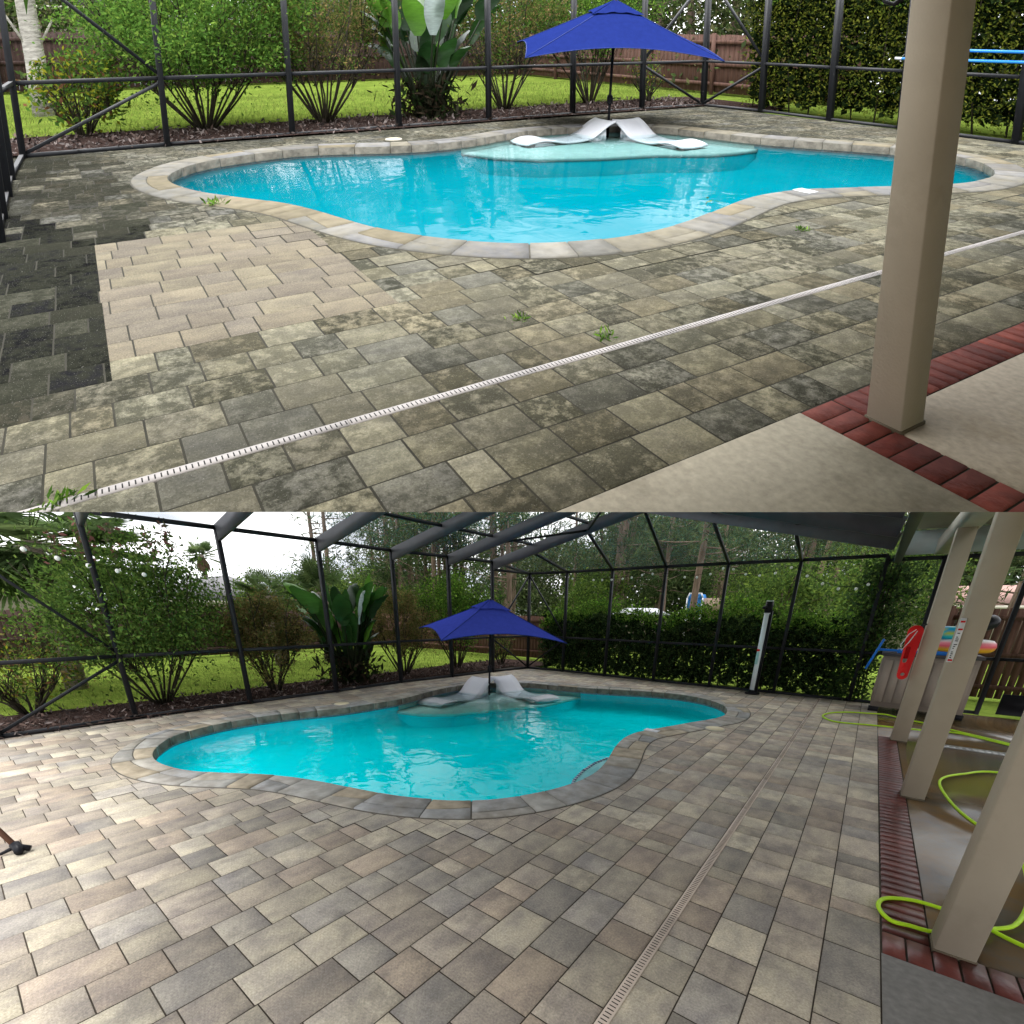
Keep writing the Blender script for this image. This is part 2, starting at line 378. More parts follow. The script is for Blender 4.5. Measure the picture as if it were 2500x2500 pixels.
for c_, P_ in (('B', PB), ('T', PT)):
    q = smooth_poly(catmull([at(c_, *p) for p in P_]), 6)
    OUT[c_], _ = resample(q, 260)
    OUT[c_] = smooth_poly(OUT[c_], 3)
    OUT[c_+'L'] = _

# ------------------------------------------------------------------ paving
def paving(ctx, name, xr, x0, y0, y1, wallx, pal, seed, dirt, mats, label, drainx):
    O = OUT[ctx]; rng = np.random.default_rng(seed); V = []; F = []; C = []; M = []; n = 0
    rw = .235; g = .003 if ctx == 'B' else .0045
    def cell(xa, xb, ya, yb, z, c, m):
        nonlocal n
        V.extend([(xa, ya, z), (xb, ya, z), (xb, yb, z), (xa, yb, z)]); F.append((n, n+1, n+2, n+3)); C.extend([c]*4); M.append(m); n += 4
    row = 0; xe = xr; st = []
    while xe > x0:
        xa = xe-rw; y = y0-rng.uniform(0, .4)
        while y < y1:
            ln = float(rng.choice([.145, .215, .285, .345] if ctx == 'B' else [.16, .225, .30, .345], p=[.14, .32, .34, .20]))
            st.append((xa+g, xe-g, y+g, min(y+ln-g, y1))); y += ln
        xe = xa
    if ctx == 'T':
        out = []
        for a, b, c, d in st:
            xc = (a+b)/2; cuts_ = [v for v, l, h in ((0., -6.6, -3.82), (1.52, -6.36, -4.02)) if l < xc < h and c+.02 < v < d-.02]
            for v in cuts_: out.append((a, b, c, v)); c = v
            out.append((a, b, c, d))
        st = out
    ctr = np.array([((a+b)/2, (c+d)/2) for a, b, c, d in st]); sd = sdist(ctr, O)
    for (xa, xb, ya, yb), d, ct in zip(st, sd, ctr):
        if d < -.35 or xb < wallx(ct[1])-.15 or yb <= ya+.02: continue
        base = np.array(pal[rng.integers(0, len(pal))])*rng.uniform(.78, 1.2)
        c = dirt(ct, base, rng); z = rng.uniform(-.0006, .0008)
        if d < .62:
            nx = max(1, round((xb-xa)/.05)); ny = max(1, round((yb-ya)/.05))
            xs = np.linspace(xa, xb, nx+1); ys = np.linspace(ya, yb, ny+1)
            cc = np.array([((xs[i]+xs[i+1])/2, (ys[j]+ys[j+1])/2) for i in range(nx) for j in range(ny)])
            dd = sdist(cc, O); k = 0
            for i in range(nx):
                for j in range(ny):
                    if dd[k] > .13: cell(xs[i], xs[i+1], ys[j], ys[j+1], z, c, 0)
                    k += 1
        else:
            b = .006
            V.extend([(xa+b, ya+b, z), (xb-b, ya+b, z), (xb-b, yb-b, z), (xa+b, yb-b, z), (xa, ya, z-.005), (xb, ya, z-.005), (xb, yb, z-.005), (xa, yb, z-.005)])
            F.extend([(n, n+1, n+2, n+3), (n+4, n+5, n+1, n), (n+5, n+6, n+2, n+1), (n+6, n+7, n+3, n+2), (n+7, n+4, n, n+3)]); C.extend([c]*8); M.extend([0]*5); n += 8
    s = .11; xs = np.arange(x0, xr+s, s); ys = np.arange(y0, y1, s)
    cc = np.array([(x+s/2, y+s/2) for x in xs for y in ys]); dd = sdist(cc, O)
    for (x, y), d in zip(cc, dd):
        if d > .12: cell(x-s/2, min(x+s/2, xr), y-s/2, min(y+s/2, y1), -.006, (*mats[1]['jc'], 1), 1)
    return struct(emit(ctx, name, V, F, [mats[0], mats[1]], None, col=C, mi=M))

# ------------------------------------------------------------------ pool
def pool(ctx, water_z, coping_pal, label, ledge, ledge_idx, mtl):
    O = OUT[ctx]; n = len(O); nr = normals_out(O); rng = np.random.default_rng(5 if ctx == 'B' else 9)
    c0 = O.mean(0); t = thing(ctx, 'swimming_pool', label, 'swimming pool', (c0[0], c0[1], water_z))
    # shell
    dep = -.45; V = []; F = []; rings = [(-.02, .0), (-.16, .0), (-.32, -.03), (dep, -.3)]
    for z, o_ in rings:
        for p, q in zip(O, nr): V.append((p[0]+q[0]*o_, p[1]+q[1]*o_, z))
    for r in range(len(rings)-1):
        for i in range(n): j = (i+1) % n; F.append((r*n+i, r*n+j, (r+1)*n+j, (r+1)*n+i))
    fl = [(O[i][0]-nr[i][0]*.3, O[i][1]-nr[i][1]*.3) for i in range(n)]; k = len(V)-n
    for tr in tessellate_polygon([[Vector((x, y, 0)) for x, y in fl]]):
        F.append(tuple(k+i for i in tr))
    emit(ctx, 'basin', V, F, mtl['basin'], t)
    # waterline tile
    V = []; F = []
    for z in (-.015, -.13):
        for p, q in zip(O, nr): V.append((p[0]-q[0]*.004, p[1]-q[1]*.004, z))
    for i in range(n): j = (i+1) % n; F.append((i, j, n+j, n+i))
    emit(ctx, 'waterline_tile', V, F, mtl['tile'], t)
    # tanning ledge
    a, b = ledge_idx
    arc = [tuple(O[i % n]+nr[i % n]*-.006) for i in range(a, b+1)]
    sh = [at(ctx, x, y, water_z) for x, y in ledge]
    mb = MB(); lz = water_z-.08; mb.prism(sh+arc[::-1], lz-.05, lz)
    for (p_, q_) in zip(arc[:-1], arc[1:]): mb.add([(*p_, lz-.01), (*q_, lz-.01), (*q_, water_z-.004), (*p_, water_z-.004)], [(0, 1, 2, 3)])
    mb.emit(ctx, 'tanning_ledge', mtl['ledge'], t)
    c_ = np.mean(sh+arc, 0); mb = MB(); mb.prism([tuple(c_+(np.array(p)-c_)*.995) for p in sh+arc[::-1]], -1.2, lz-.052); mb.emit(ctx, 'ledge_wall', mtl['basin'], t)
    # coping
    cw = .33; Ls = OUT[ctx+'L']; step = Ls/n
    m = MB(); pos = 0; cuts = [0]
    while pos < n-6:
        pos += int(round(rng.uniform(.24, .52)/step)); cuts.append(min(pos, n))
    cuts[-1] = n
    for u, v in zip(cuts[:-1], cuts[1:]):
        if v-u < 1: continue
        split = rng.random() < .55
        sk = [rng.uniform(-.04, .04) for _ in range(2)]
        base = np.array(coping_pal[rng.integers(0, len(coping_pal))])*rng.uniform(.85, 1.15)
        zt = .014+rng.uniform(-.003, .004)
        def strip(fa, fb, c):
            ks = np.arange(u, v+1); V = []; F = []
            for idx, kk in enumerate(ks):
                e = (idx/(len(ks)-1)); p = O[kk % n]; q = nr[kk % n]; tg = np.array([-q[1], q[0]])
                ins = .006 if idx == 0 else (-.006 if idx == len(ks)-1 else 0)
                tdir = O[(kk+1) % n]-O[kk % n]; tdir /= np.linalg.norm(tdir)
                p = p+tdir*ins
                for o_, z in ((fa(e)+.0, -.10), (fa(e)+.0, zt-.008), (fa(e)+.008, zt), (fb(e)-.008, zt), (fb(e), zt-.006), (fb(e), -.004)):
                    w = p+q*o_; V.append((w[0], w[1], z))
            for idx in range(len(ks)-1):
                for r in range(5):
                    a_ = idx*6+r; F.append((a_, a_+1, a_+7, a_+6))
            F.append((0, 5, 4, 3, 2, 1)); e0 = (len(ks)-1)*6; F.append((e0+1, e0+2, e0+3, e0+4, e0+5, e0))
            m.add(V, F, (*c, 1)); m.M[-len(F):] = [1 if (q_ < 5*(len(ks)-1) and q_ % 5 == 0) else 0 for q_ in range(len(F))]
        if split and v-u > 3:
            sp = rng.uniform(.12, .22); sl_ = rng.uniform(-.1, .1)
            c2 = np.array(coping_pal[rng.integers(0, len(coping_pal))])*rng.uniform(.85, 1.15)
            strip(lambda e: -.025, lambda e: sp+sl_*(e-.5)-.004, base); strip(lambda e: sp+sl_*(e-.5)+.004, lambda e: cw, c2)
        else: strip(lambda e: -.025, lambda e: cw, base)
    m.emit(ctx, 'coping', [mtl['coping'], mat('flagstone_edge', (.13, .12, .098), .8, .4, 9, bump=.006, bscale=20)], t)
    V = []; F = []
    for o_, z in ((-.015, -.09), (-.015, .004), (cw+.012, .004), (cw+.012, -.012)):
        for p, q in zip(O, nr): w = p+q*o_; V.append((w[0], w[1], z))
    for r in range(3):
        for i in range(n): j = (i+1) % n; F.append((r*n+i, r*n+j, (r+1)*n+j, (r+1)*n+i))
    emit(ctx, 'mortar_bed', V, F, mtl['mortar'], t)
    # water
    w = MB(); w.prism([tuple(p+q*.002) for p, q in zip(O, nr)], water_z-.001, water_z)
    Vw = w.V[:n]; Fw = [f for f in w.F if max(f) < n]
    wo = emit(ctx, 'water', Vw, Fw, mtl['water']); struct(wo)
    return t

# ------------------------------------------------------------------ loungers, umbrella
def lounger(ctx, foot, head, width, label, group, ztop=.16, wz=-.12):
    f = np.array(foot); h = np.array(head); d = f-h; Ln = np.linalg.norm(d); d /= Ln; sd = np.array([-d[1], d[0]])
    t = thing(ctx, 'pool_lounger', label, 'pool lounger', ((f[0]+h[0])/2, (f[1]+h[1])/2, -.3), group)
    prof = [(0, ztop), (.05, ztop-.02), (.14, ztop-.1), (.25, wz-.01), (.34, wz-.045), (.48, wz-.06), (.60, wz-.055), (.70, wz-.015), (.78, wz+.015), (.86, wz+.012), (.94, wz-.005), (1, wz-.03)]
    pr = []
    for i in range(len(prof)-1):
        for k in range(3):
            u = k/3; pr.append((prof[i][0]*(1-u)+prof[i+1][0]*u, prof[i][1]*(1-u)+prof[i+1][1]*u))
    pr.append(prof[-1]); pr = np.array(pr); 
    for _ in range(3): pr[1:-1] = .25*pr[:-2]+.5*pr[1:-1]+.25*pr[2:]
    def strip(name, idx, thick):
        V = []; F = []; mcols = 5
        for i in idx:
            s_, z = pr[i]
            for layer in (0, 1):
                for k in range(mcols):
                    w = (k/(mcols-1)-.5)*width; p = h+d*s_*Ln+sd*w
                    dz = .018*(abs(k-2)/2)**2
                    V.append((p[0], p[1], z+dz-layer*thick))
        R = 2*mcols
        for i in range(len(idx)-1):
            for k in range(mcols-1):
                a = i*R+k; F.append((a, a+1, a+1+R, a+R)); a += mcols; F.append((a+1, a, a+R, a+1+R))
            a = i*R; F.append((a+mcols, a, a+R, a+R+mcols)); a = i*R+mcols-1; F.append((a, a+mcols, a+R+mcols, a+R))
        for e in (0, (len(idx)-1)*R):
            for k in range(mcols-1):
                q = (e+k, e+k+mcols, e+k+1+mcols, e+k+1); F.append(q if e == 0 else q[::-1])
        emit(ctx, name, V, F, WHITE, t, smooth=False)
    n = len(pr); strip('backrest', range(0, 12), .03); strip('seat', range(11, n), .03)
    mb = MB()
    for s_ in (-1, 1):                                    # side panels that stand on the ledge
        for a, b in ((.10, .3), (.62, .9)):
            zs = [np.interp(x, pr[:, 0], pr[:, 1])-.04 for x in np.linspace(a, b, 5)]
            P = [h+d*x*Ln+sd*s_*(width/2-.05) for x in np.linspace(a, b, 5)]
            for i in range(4):
                q = [P[i], P[i+1]]; o_ = sd*.03*s_
                V = [(q[0][0], q[0][1], zs[i]), (q[1][0], q[1][1], zs[i+1]), (q[1][0], q[1][1], wz-.08), (q[0][0], q[0][1], wz-.08)]
                V += [(v[0]-o_[0], v[1]-o_[1], v[2]) for v in V]
                mb.add(V, [(0, 1, 2, 3), (7, 6, 5, 4), (0, 4, 5, 1), (2, 6, 7, 3)])
    mb.emit(ctx, 'side_panel', WHITE, t)

def umbrella(ctx, FL, R, BL, apex, base, label):
    t = thing(ctx, 'market_umbrella', label, 'umbrella', base)
    FL, R, BL, apex = [np.array(x, float) for x in (FL, R, BL, apex)]; BR = R+BL-FL
    cs = [FL, R, BR, BL]; V = []; F = []; nu, nv = 12, 7; sag = .015
    hub = apex
    cen = sum(cs)/4
    def surf(i, u, v, lift=0):
        a, b = cs[i], cs[(i+1) % 4]; ln = np.linalg.norm(b-a)
        e = a+(b-a)*u; arc = 4*u*(1-u)
        e = e+np.array([0, 0, .055*ln*arc])+(cen-e)*.05*arc
        p = hub+(e-hub)*v; p = p+np.array([0, 0, -sag*sin(pi*v)*(.4+.6*arc)+lift]); return p
    for i in range(4):
        b0 = len(V)
        for j in range(nv+1):
            for k in range(nu+1): V.append(surf(i, k/nu, .02+.98*j/nv))
        for j in range(nv):
            for k in range(nu): a = b0+j*(nu+1)+k; F.append((a, a+nu+1, a+nu+2, a+1))
    NAVY = mat('navy_canvas_lightened', (.05, .072, .43), 1., .08, 12, bump=.0015, bscale=300, spec=0.) if ctx == 'B' else mat('navy_canvas_darkened', (.013, .024, .135), 1., .08, 12, bump=.0015, bscale=300, spec=0.)  # same canvas; colour lightened below and darkened above to offset the terraces' light
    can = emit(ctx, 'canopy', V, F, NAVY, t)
    cp = sub(can, t)
    V = []; F = []
    for i in range(4):
        b0 = len(V)
        for j in range(3):
            for k in range(nu+1): V.append(surf(i, k/nu, .01+.13*j, .035+.01*math.sin(k*1.7)))
        for j in range(2):
            for k in range(nu): a = b0+j*(nu+1)+k; F.append((a, a+nu+1, a+nu+2, a+1))
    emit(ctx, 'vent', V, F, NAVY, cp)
    mb = MB()
    for i in range(4):
        mb.tube([surf(i, 0, v, .006) for v in np.linspace(.03, 1, 8)], .006, 5)
        mb.tube([surf(i, u, 1., .002) for u in np.linspace(0, 1, 13)], .007, 5)
    mb.emit(ctx, 'seam', mat('navy_seam', (.016, .034, .17), .8), cp)
    base = np.array(base, float); ap = apex+np.array([0, 0, -.02])
    dirn = (ap-base)/np.linalg.norm(ap-base)
    mb = MB(); mb.tube([base, ap], .022, 10); mb.emit(ctx, 'pole', BLACKM, t, smooth=True)
    k = base+dirn*.58*(1 if ctx == 'B' else 1.1)
    mb = MB(); mb.tube([k-dirn*.09, k-dirn*.05, k+dirn*.05, k+dirn*.08], [.028, .05, .05, .028], 10); mb.tube([k, k+np.array([.08, .05, .03])], .01, 6)
    mb.emit(ctx, 'crank', BLACKM, t)
    for i, c in enumerate(cs):
        mb = MB(); mb.tube([apex-np.array([0, 0, .05]), c+np.array([0, 0, -.01])], .009, 4); mb.emit(ctx, 'rib', BLACKM, t)
    mb = MB(); mb.tube([apex-np.array([0, 0, .01]), apex+np.array([0, 0, .03]), apex+np.array([0, 0, .06])], [.02, .028, .008], 8); mb.emit(ctx, 'finial', BLACKM, t)

# ------------------------------------------------------------------ plants
G_MID = [(.045, .10, .018), (.06, .13, .02), (.035, .075, .015), (.085, .15, .03), (.11, .17, .035)]
G_BROWN = [(.15, .14, .045), (.18, .14, .05), (.11, .12, .035), (.22, .15, .07), (.08, .09, .03)]
G_YEL = [(.16, .20, .02), (.22, .22, .02), (.08, .13, .02), (.05, .09, .02), (.12, .06, .03)]
G_DARK = [(.035, .062, .024), (.048, .085, .028), (.024, .042, .02), (.065, .105, .03)]
G_LIME = [(.13, .26, .03), (.18, .30, .04), (.08, .17, .025)]
def shrub(ctx, x, y, h, w, pal, seed, label, group='shrubs in the planting bed', n=7000, ls=.07, low=.28, nst=15, name='shrub', spikes=0, d=None, nclump=70):
    rng = np.random.default_rng(seed); t = thing(ctx, name, label, 'shrub', (x, y, 0), group)
    cz = h*(low+(1-low)/2); rad = (d or w*.5, w*.5, h*(1-low)/2)
    P, cl = clumps(rng, n, (x, y, cz), rad, nclump, .17*w*.6+.08)
    P = P[P[:, 2] > .06]
    lv = Leaves(); lv.add(P, ls, pal, rng)
    if spikes:
        for k in range(spikes):
            a = rng.uniform(0, 2*pi); r = rng.uniform(.1, .45)*w; bx, by = x+r*cos(a), y+r*sin(a); zz = h*rng.uniform(.85, .95)
            q = np.stack([bx+rng.normal(size=70)*.04, by+rng.normal(size=70)*.04, zz+rng.uniform(0, .45, 70)], 1)
            lv.add(q, .07, [(.10, .10, .06), (.08, .12, .04), (.2, .09, .08)], rng)
    lv.emit(ctx, 'foliage', t)
    mb = MB()
    for k in range(nst):
        a = 2*pi*k/nst+rng.uniform(-.4, .4); rr = rng.uniform(.2, .5)*w; hz = h*rng.uniform(.55, .9)
        e = np.array([x+rr*cos(a), y+rr*sin(a), hz]); p0 = np.array([x+.05*cos(a), y+.05*sin(a), -.05])
        q1 = np.array([x+rr*.35*cos(a), y+rr*.35*sin(a), h*.16]); q2 = np.array([x+rr*.72*cos(a), y+rr*.72*sin(a), h*.38])+rng.normal(size=3)*.05
        mb.tube([p0, q1, q2, e], [.02, .016, .011, .005], 5)
        for b in range(6):
            u = rng.uniform(.1, 1); s0 = q1*(1-u)+q2*u if b < 4 else q2*(1-u)+e*u; aa = a+rng.uniform(-1.3, 1.3); ll = rng.uniform(.25, .6)*w*.5
            s1 = s0+np.array([cos(aa)*ll*.6, sin(aa)*ll*.6, ll*rng.uniform(.6, 1.3)])
            mb.tube([s0, (s0+s1)/2+rng.normal(size=3)*.025, s1], [.009, .006, .003], 4)
    mb.emit(ctx, 'stem', DARKSTEM, t)
    return t
def paddles(ctx, x, y, h, seed, label, pale=True):
    rng = np.random.default_rng(seed); t = thing(ctx, 'bird_of_paradise_plant', label, 'plant', (x, y, 0))
    V = []; C = []; F = []; st = MB()
    specs = []
    for k in range(48):
        a = rng.uniform(0, 2*pi); lean = rng.uniform(.05, .5); hh = h*rng.uniform(.40, .95); ln = rng.uniform(.6, .9)*h*.42; wd = ln*rng.uniform(.40, .52)
        specs.append((a, lean, hh, ln, wd, None))
    specs.append((-.3, .55, h*.78, h*.42, h*.13, (.36, .42, .40)))
    specs.append((1.2, .12, h*.80, h*.42, h*.07, (.30, .40, .30)))
    specs.append((.9, .05, h*.7, h*.36, h*.10, (.25, .36, .22)))
    for k in range(7): specs.append((rng.uniform(0, 2*pi), .35, h*rng.uniform(.2, .32), h*.25, h*.10, (.015, .028, .012)))
    for a, lean, hh, ln, wd, cc in specs:
        dr = np.array([cos(a), sin(a), 0]); b = np.array([x, y, 0])+dr*rng.uniform(.02, .2)
        top = b+dr*lean*hh*.8+np.array([0, 0, hh*.72])
        st.tube([b, b*.5+top*.5-dr*.04, top], [.03, .02, .014], 5)
        bend = lean*1.6+rng.uniform(.0, .6); n0 = len(V); up = np.array([0, 0, 1.]); sdv = np.array([-dr[1], dr[0], 0]); tw = rng.uniform(-1.2, 1.2)
        sdv = sdv*cos(tw)+dr*sin(tw)
        col = np.array(cc or [(.022, .065, .015), (.04, .11, .02), (.016, .045, .013), (.09, .21, .025)][rng.integers(0, 4)])
        p = top.copy(); segs = 9
        for i in range(segs+1):
            u = i/segs; el = 1.45-bend*u*1.3; dd = dr*cos(el)+up*sin(el)
            wv = wd*.5*(sin(pi*min(1, u*.93+.04))**.6)
            nrm = np.cross(sdv, dd); nrm /= np.linalg.norm(nrm)+1e-9
            rp_ = 0.012*math.sin(i*2.3+a*5)
            V += [p-sdv*wv+nrm*(wv*.3+rp_), p, p+sdv*wv+nrm*(wv*.3-rp_)]; C += [col*.9, col*1.25, col*1.05]
            p = p+dd*ln/segs
        for i in range(segs):
            q = n0+i*3; F += [(q, q+1, q+4, q+3), (q+1, q+2, q+5, q+4)]
    emit(ctx, 'leaf_blade', V, np.array(F), mat('paddle_leaf', col=True, rough=.32, var=.18, scale=7, trans=.3, streak=(1, 1, 5), spec=.2), t, col=np.array(C), clip='drop', smooth=True)
    st.emit(ctx, 'stalk', mat('leaf_stalk', (.016, .022, .01), .8), t)
    lv = Leaves(); P = np.stack([x+rng.normal(size=900)*.28, y+rng.normal(size=900)*.28, rng.uniform(.02, .7, 900)], 1)
    lv.add(P, .16, [(.02, .02, .012), (.04, .03, .02), (.02, .035, .012)], rng, aspect=.3); lv.emit(ctx, 'dry_leaf', t)
def fan_palm(ctx, x, y, h, r, seed, label, group, nleaf=26, trunk=.16, skirt=False, cols=None, vis=True):
    rng = np.random.default_rng(seed); t = thing(ctx, 'fan_palm', label, 'palm tree', (x, y, 0), group)
    mb = MB(); mb.tube([(x, y, -.1), (x+.05, y, h*.5), (x, y, h)], [trunk*1.2, trunk, trunk*1.1], 9)
    mb.emit(ctx, 'trunk', mat('palm_trunk', (.17, .14, .11), .95, .4, 6, bump=.02, bscale=12, streak=(1, 1, 5)), t)
    cols = cols or [(.07, .11, .04), (.09, .14, .05), (.05, .08, .03), (.12, .165, .06)]
    V = []; C = []; st = MB(); top = np.array([x, y, h])
    for k in range(nleaf):
        a = rng.uniform(0, 2*pi); el = rng.uniform(-.7, 1.3) if not skirt else rng.uniform(-.5, 1.4)
        dd = np.array([cos(a)*cos(el), sin(a)*cos(el), sin(el)]); pl = r*rng.uniform(.45, .62); hub = top+dd*pl
        st.tube([top, hub], [.012, .008], 3)
        sdv = np.cross(dd, (0, 0, 1)); sdv /= np.linalg.norm(sdv)+1e-6; nn = np.cross(sdv, dd)
        col = np.array(cols[rng.integers(0, len(cols))])
        nb = 26; bl = r*rng.uniform(.45, .6)
        for b in range(nb):
            th = (b/(nb-1)-.5)*4.2; bd = dd*cos(th)+sdv*sin(th)+nn*.12
            bd[2] -= .18; bd /= np.linalg.norm(bd); wv = np.cross(bd, nn); wv /= np.linalg.norm(wv)+1e-6; w = bl*.036; tip = hub+bd*bl*(1-.25*abs(th)/2.1)-np.array([0, 0, bl*.05])
            mid = hub+bd*bl*.55
            V += [hub, mid+wv*w, tip, mid-wv*w]; C += [col*rng.uniform(.7, 1.3)]*4
    if skirt:
        for k in range(260):
            a = rng.uniform(0, 2*pi); z = h-rng.uniform(.05, .25)*r*2; q = np.array([x+cos(a)*trunk, y+sin(a)*trunk, z]); e = q+np.array([cos(a)*r*.25, sin(a)*r*.25, -r*.45])
            w = np.array([-sin(a), cos(a), 0])*.05*r; V += [q, (q+e)/2+w, e, (q+e)/2-w]; C += [np.array((.20, .14, .09))*rng.uniform(.6, 1.3)]*4
    emit(ctx, 'frond', np.array(V), np.arange(len(V)).reshape(-1, 4), LEAF, t, col=np.array(C), clip='drop')
    st.emit(ctx, 'petiole', mat('petiole', (.10, .13, .05), .6), t)
def pine(ctx, x, y, h, seed, label, group, r=.17, crown0=.45, n=2600, limbs=22, name='pine_tree', zmax=11):
    rng = np.random.default_rng(seed); t = thing(ctx, name, label, 'tree', (x, y, 0), group)
    bx, by = rng.normal(size=2)*.35
    def tp(z): u = z/h; return np.array([x+bx*u*u+.1*math.sin(u*7+seed), y+by*u*u, z])
    zs = np.linspace(-.1, min(h, zmax+1), 9); mb = MB(); mb.tube([tp(z) for z in zs], [r*(1-.7*z/h) for z in zs], 7); mb.emit(ctx, 'trunk', PINEBARK, t)
    lm = MB(); Ps = []; Ds = []
    for k in range(limbs):
        z = h*rng.uniform(crown0, 1); z = min(z, zmax) if rng.random() < .5 else z
        if z > zmax: continue
        a = rng.uniform(0, 2*pi); ln = rng.uniform(.8, 2.6); p0 = tp(z); p1 = p0+np.array([cos(a)*ln*.5, sin(a)*ln*.5, rng.uniform(-.1, .3)]); p2 = p0+np.array([cos(a)*ln, sin(a)*ln, rng.uniform(-.3, .8)])
        lm.tube([p0, p1, p2], [.035, .022, .008], 4)
        for c in range(5):
            u = rng.uniform(.35, 1.05); c0 = p1+(p2-p1)*u*1.0 if u > .5 else p0+(p1-p0)*u*2
            c0 = c0+rng.normal(size=3)*.28; m = max(1, n//(limbs*5)); d = rng.normal(size=(m, 3)); d /= np.linalg.norm(d, axis=1)[:, None]
            Ps.append(np.repeat(c0[None], m, 0)+d*.05+rng.normal(size=(m, 3))*.14); Ds.append(d)
    if Ps:
        lv = Leaves(); lv.add(np.concatenate(Ps), .30, [(.045, .075, .03), (.06, .095, .035), (.035, .055, .025), (.09, .12, .045)], rng, aspect=.14, dirs=np.concatenate(Ds)); lv.emit(ctx, 'needles', t)
        lm.emit(ctx, 'limb', PINEBARK, t)
def broad(ctx, x, y, h, w, pal, seed, label, group, n=5000, ls=.16, low=.2, name='tree', trunk=.1):
    rng = np.random.default_rng(seed); t = thing(ctx, name, label, 'tree', (x, y, 0), group)
    P, cl = clumps(rng, n, (x, y, h*(low+(1-low)/2)), (w/2, w/2, h*(1-low)/2), 60, .3*w*.6)
    lv = Leaves(); lv.add(P, ls, pal, rng); lv.emit(ctx, 'crown', t)
    mb = MB(); mb.tube([(x, y, -.1), (x+.05, y, h*.5), (x, y+.05, h*.85)], [trunk, trunk*.7, .02], 6)
    for k in range(7): e = cl[k]; mb.tube([(x+.03, y, h*.35), (np.array([x, y, h*.5])+e)/2, e], [trunk*.5, trunk*.3, .01], 4)
    mb.emit(ctx, 'trunk', BARK, t)
def hedge(ctx, x0, x1, y, h, dep, pal, seed, label, n=26000, ls=.075, top=G_MID, gap=.03):
    rng = np.random.default_rng(seed); t = thing(ctx, 'hedge', label, 'hedge', ((x0+x1)/2, y, 0))
    xs = rng.uniform(x0, x1, n); hh = h*(1+.10*np.sin(xs*1.9)+.06*np.sin(xs*5.3+1))
    u = rng.beta(1.15, .95, n); zs = u*hh; ys = y+rng.uniform(-.5, .5, n)*dep
    keep = (zs > gap) | (rng.random(n) < .25); P = np.stack([xs, ys, zs], 1)[keep]; hk = hh[keep]
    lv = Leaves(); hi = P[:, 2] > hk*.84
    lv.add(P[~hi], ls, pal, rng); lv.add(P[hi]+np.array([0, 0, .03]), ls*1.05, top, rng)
    k = 2600; xx = rng.uniform(x0, x1, k); q = np.stack([xx, y+rng.uniform(-.5, .5, k)*dep, h*(1.0+.12*np.sin(xx*1.9))+np.abs(rng.normal(size=k))*.12], 1)
    lv.add(q, ls*1.1, top, rng)
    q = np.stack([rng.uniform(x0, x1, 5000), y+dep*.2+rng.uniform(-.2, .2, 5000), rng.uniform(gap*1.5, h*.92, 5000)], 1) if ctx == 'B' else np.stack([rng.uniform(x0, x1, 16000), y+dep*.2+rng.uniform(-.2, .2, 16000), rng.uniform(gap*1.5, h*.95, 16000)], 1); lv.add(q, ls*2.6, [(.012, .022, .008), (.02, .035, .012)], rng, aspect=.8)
    lv.emit(ctx, 'foliage', t)
    mb = MB()
    for x in np.arange(x0+.2, x1, .45):
        p = np.array([x+rng.uniform(-.1, .1), y+rng.uniform(-.1, .1), -.05]); mb.tube([p, p+np.array([rng.uniform(-.15, .15), 0, h*.5]), p+np.array([rng.uniform(-.3, .3), 0, h*.95])], [.018, .014, .006], 4)
    mb.emit(ctx, 'stem', DARKSTEM, t)
def weed(ctx, x, y, r, seed, label, name='weed'):
    rng = np.random.default_rng(seed); n = 60; P = np.stack([x+rng.normal(size=n)*r*.5, y+rng.normal(size=n)*r*.5, np.full(n, .002)+rng.uniform(0, r*.3, n)], 1)
    lv = Leaves(); lv.add(P, r*.6, G_LIME+G_MID, rng, aspect=.25, up=.8); o = lv.emit(ctx, name); tag(o, label, 'weed', 'weeds between the pavers')

def fence(ctx, a, b, h, label, m, gap=.004, bw=.14, group=None, behind=False, z0=.03):
    a = np.array(a, float); b = np.array(b, float); d = b-a; Ln = np.linalg.norm(d); d /= Ln; nn = np.array([-d[1], d[0]])
    t = thing(ctx, 'wooden_fence', label, 'fence', (*((a+b)/2), 0), group); mb = MB(); k = 0; s = 0; rng = random.Random(3)
    while s < Ln:
        e = min(s+bw-gap, Ln); p = a+d*s; q = a+d*e; hh = h+rng.uniform(-.01, .01)
        V = [(*p, z0), (*q, z0), (*q, hh), (*p, hh)]; V += [(v[0]+nn[0]*.018, v[1]+nn[1]*.018, v[2]) for v in V]
        mb.add(V, [(0, 1, 2, 3), (7, 6, 5, 4), (3, 2, 6, 7), (0, 3, 7, 4), (1, 5, 6, 2), (0, 4, 5, 1)]); s += bw
    mb.emit(ctx, 'board_panel', m, t)
    for z in (.25, h*.5, h-.18):
        r_ = MB(); o_ = -.03 if not behind else .04; p = a+nn*o_; q = b+nn*o_; r_.bar((*p, z), (*q, z), .04, .09); r_.emit(ctx, 'rail', m, t)
    s = 0
    while s <= Ln+.01:
        p = a+d*min(s, Ln)+nn*-.07; r_ = MB(); r_.box((p[0]-.045, p[1]-.045, -.05), (p[0]+.045, p[1]+.045, h+.04)); r_.emit(ctx, 'post', m, t); s += 2.4

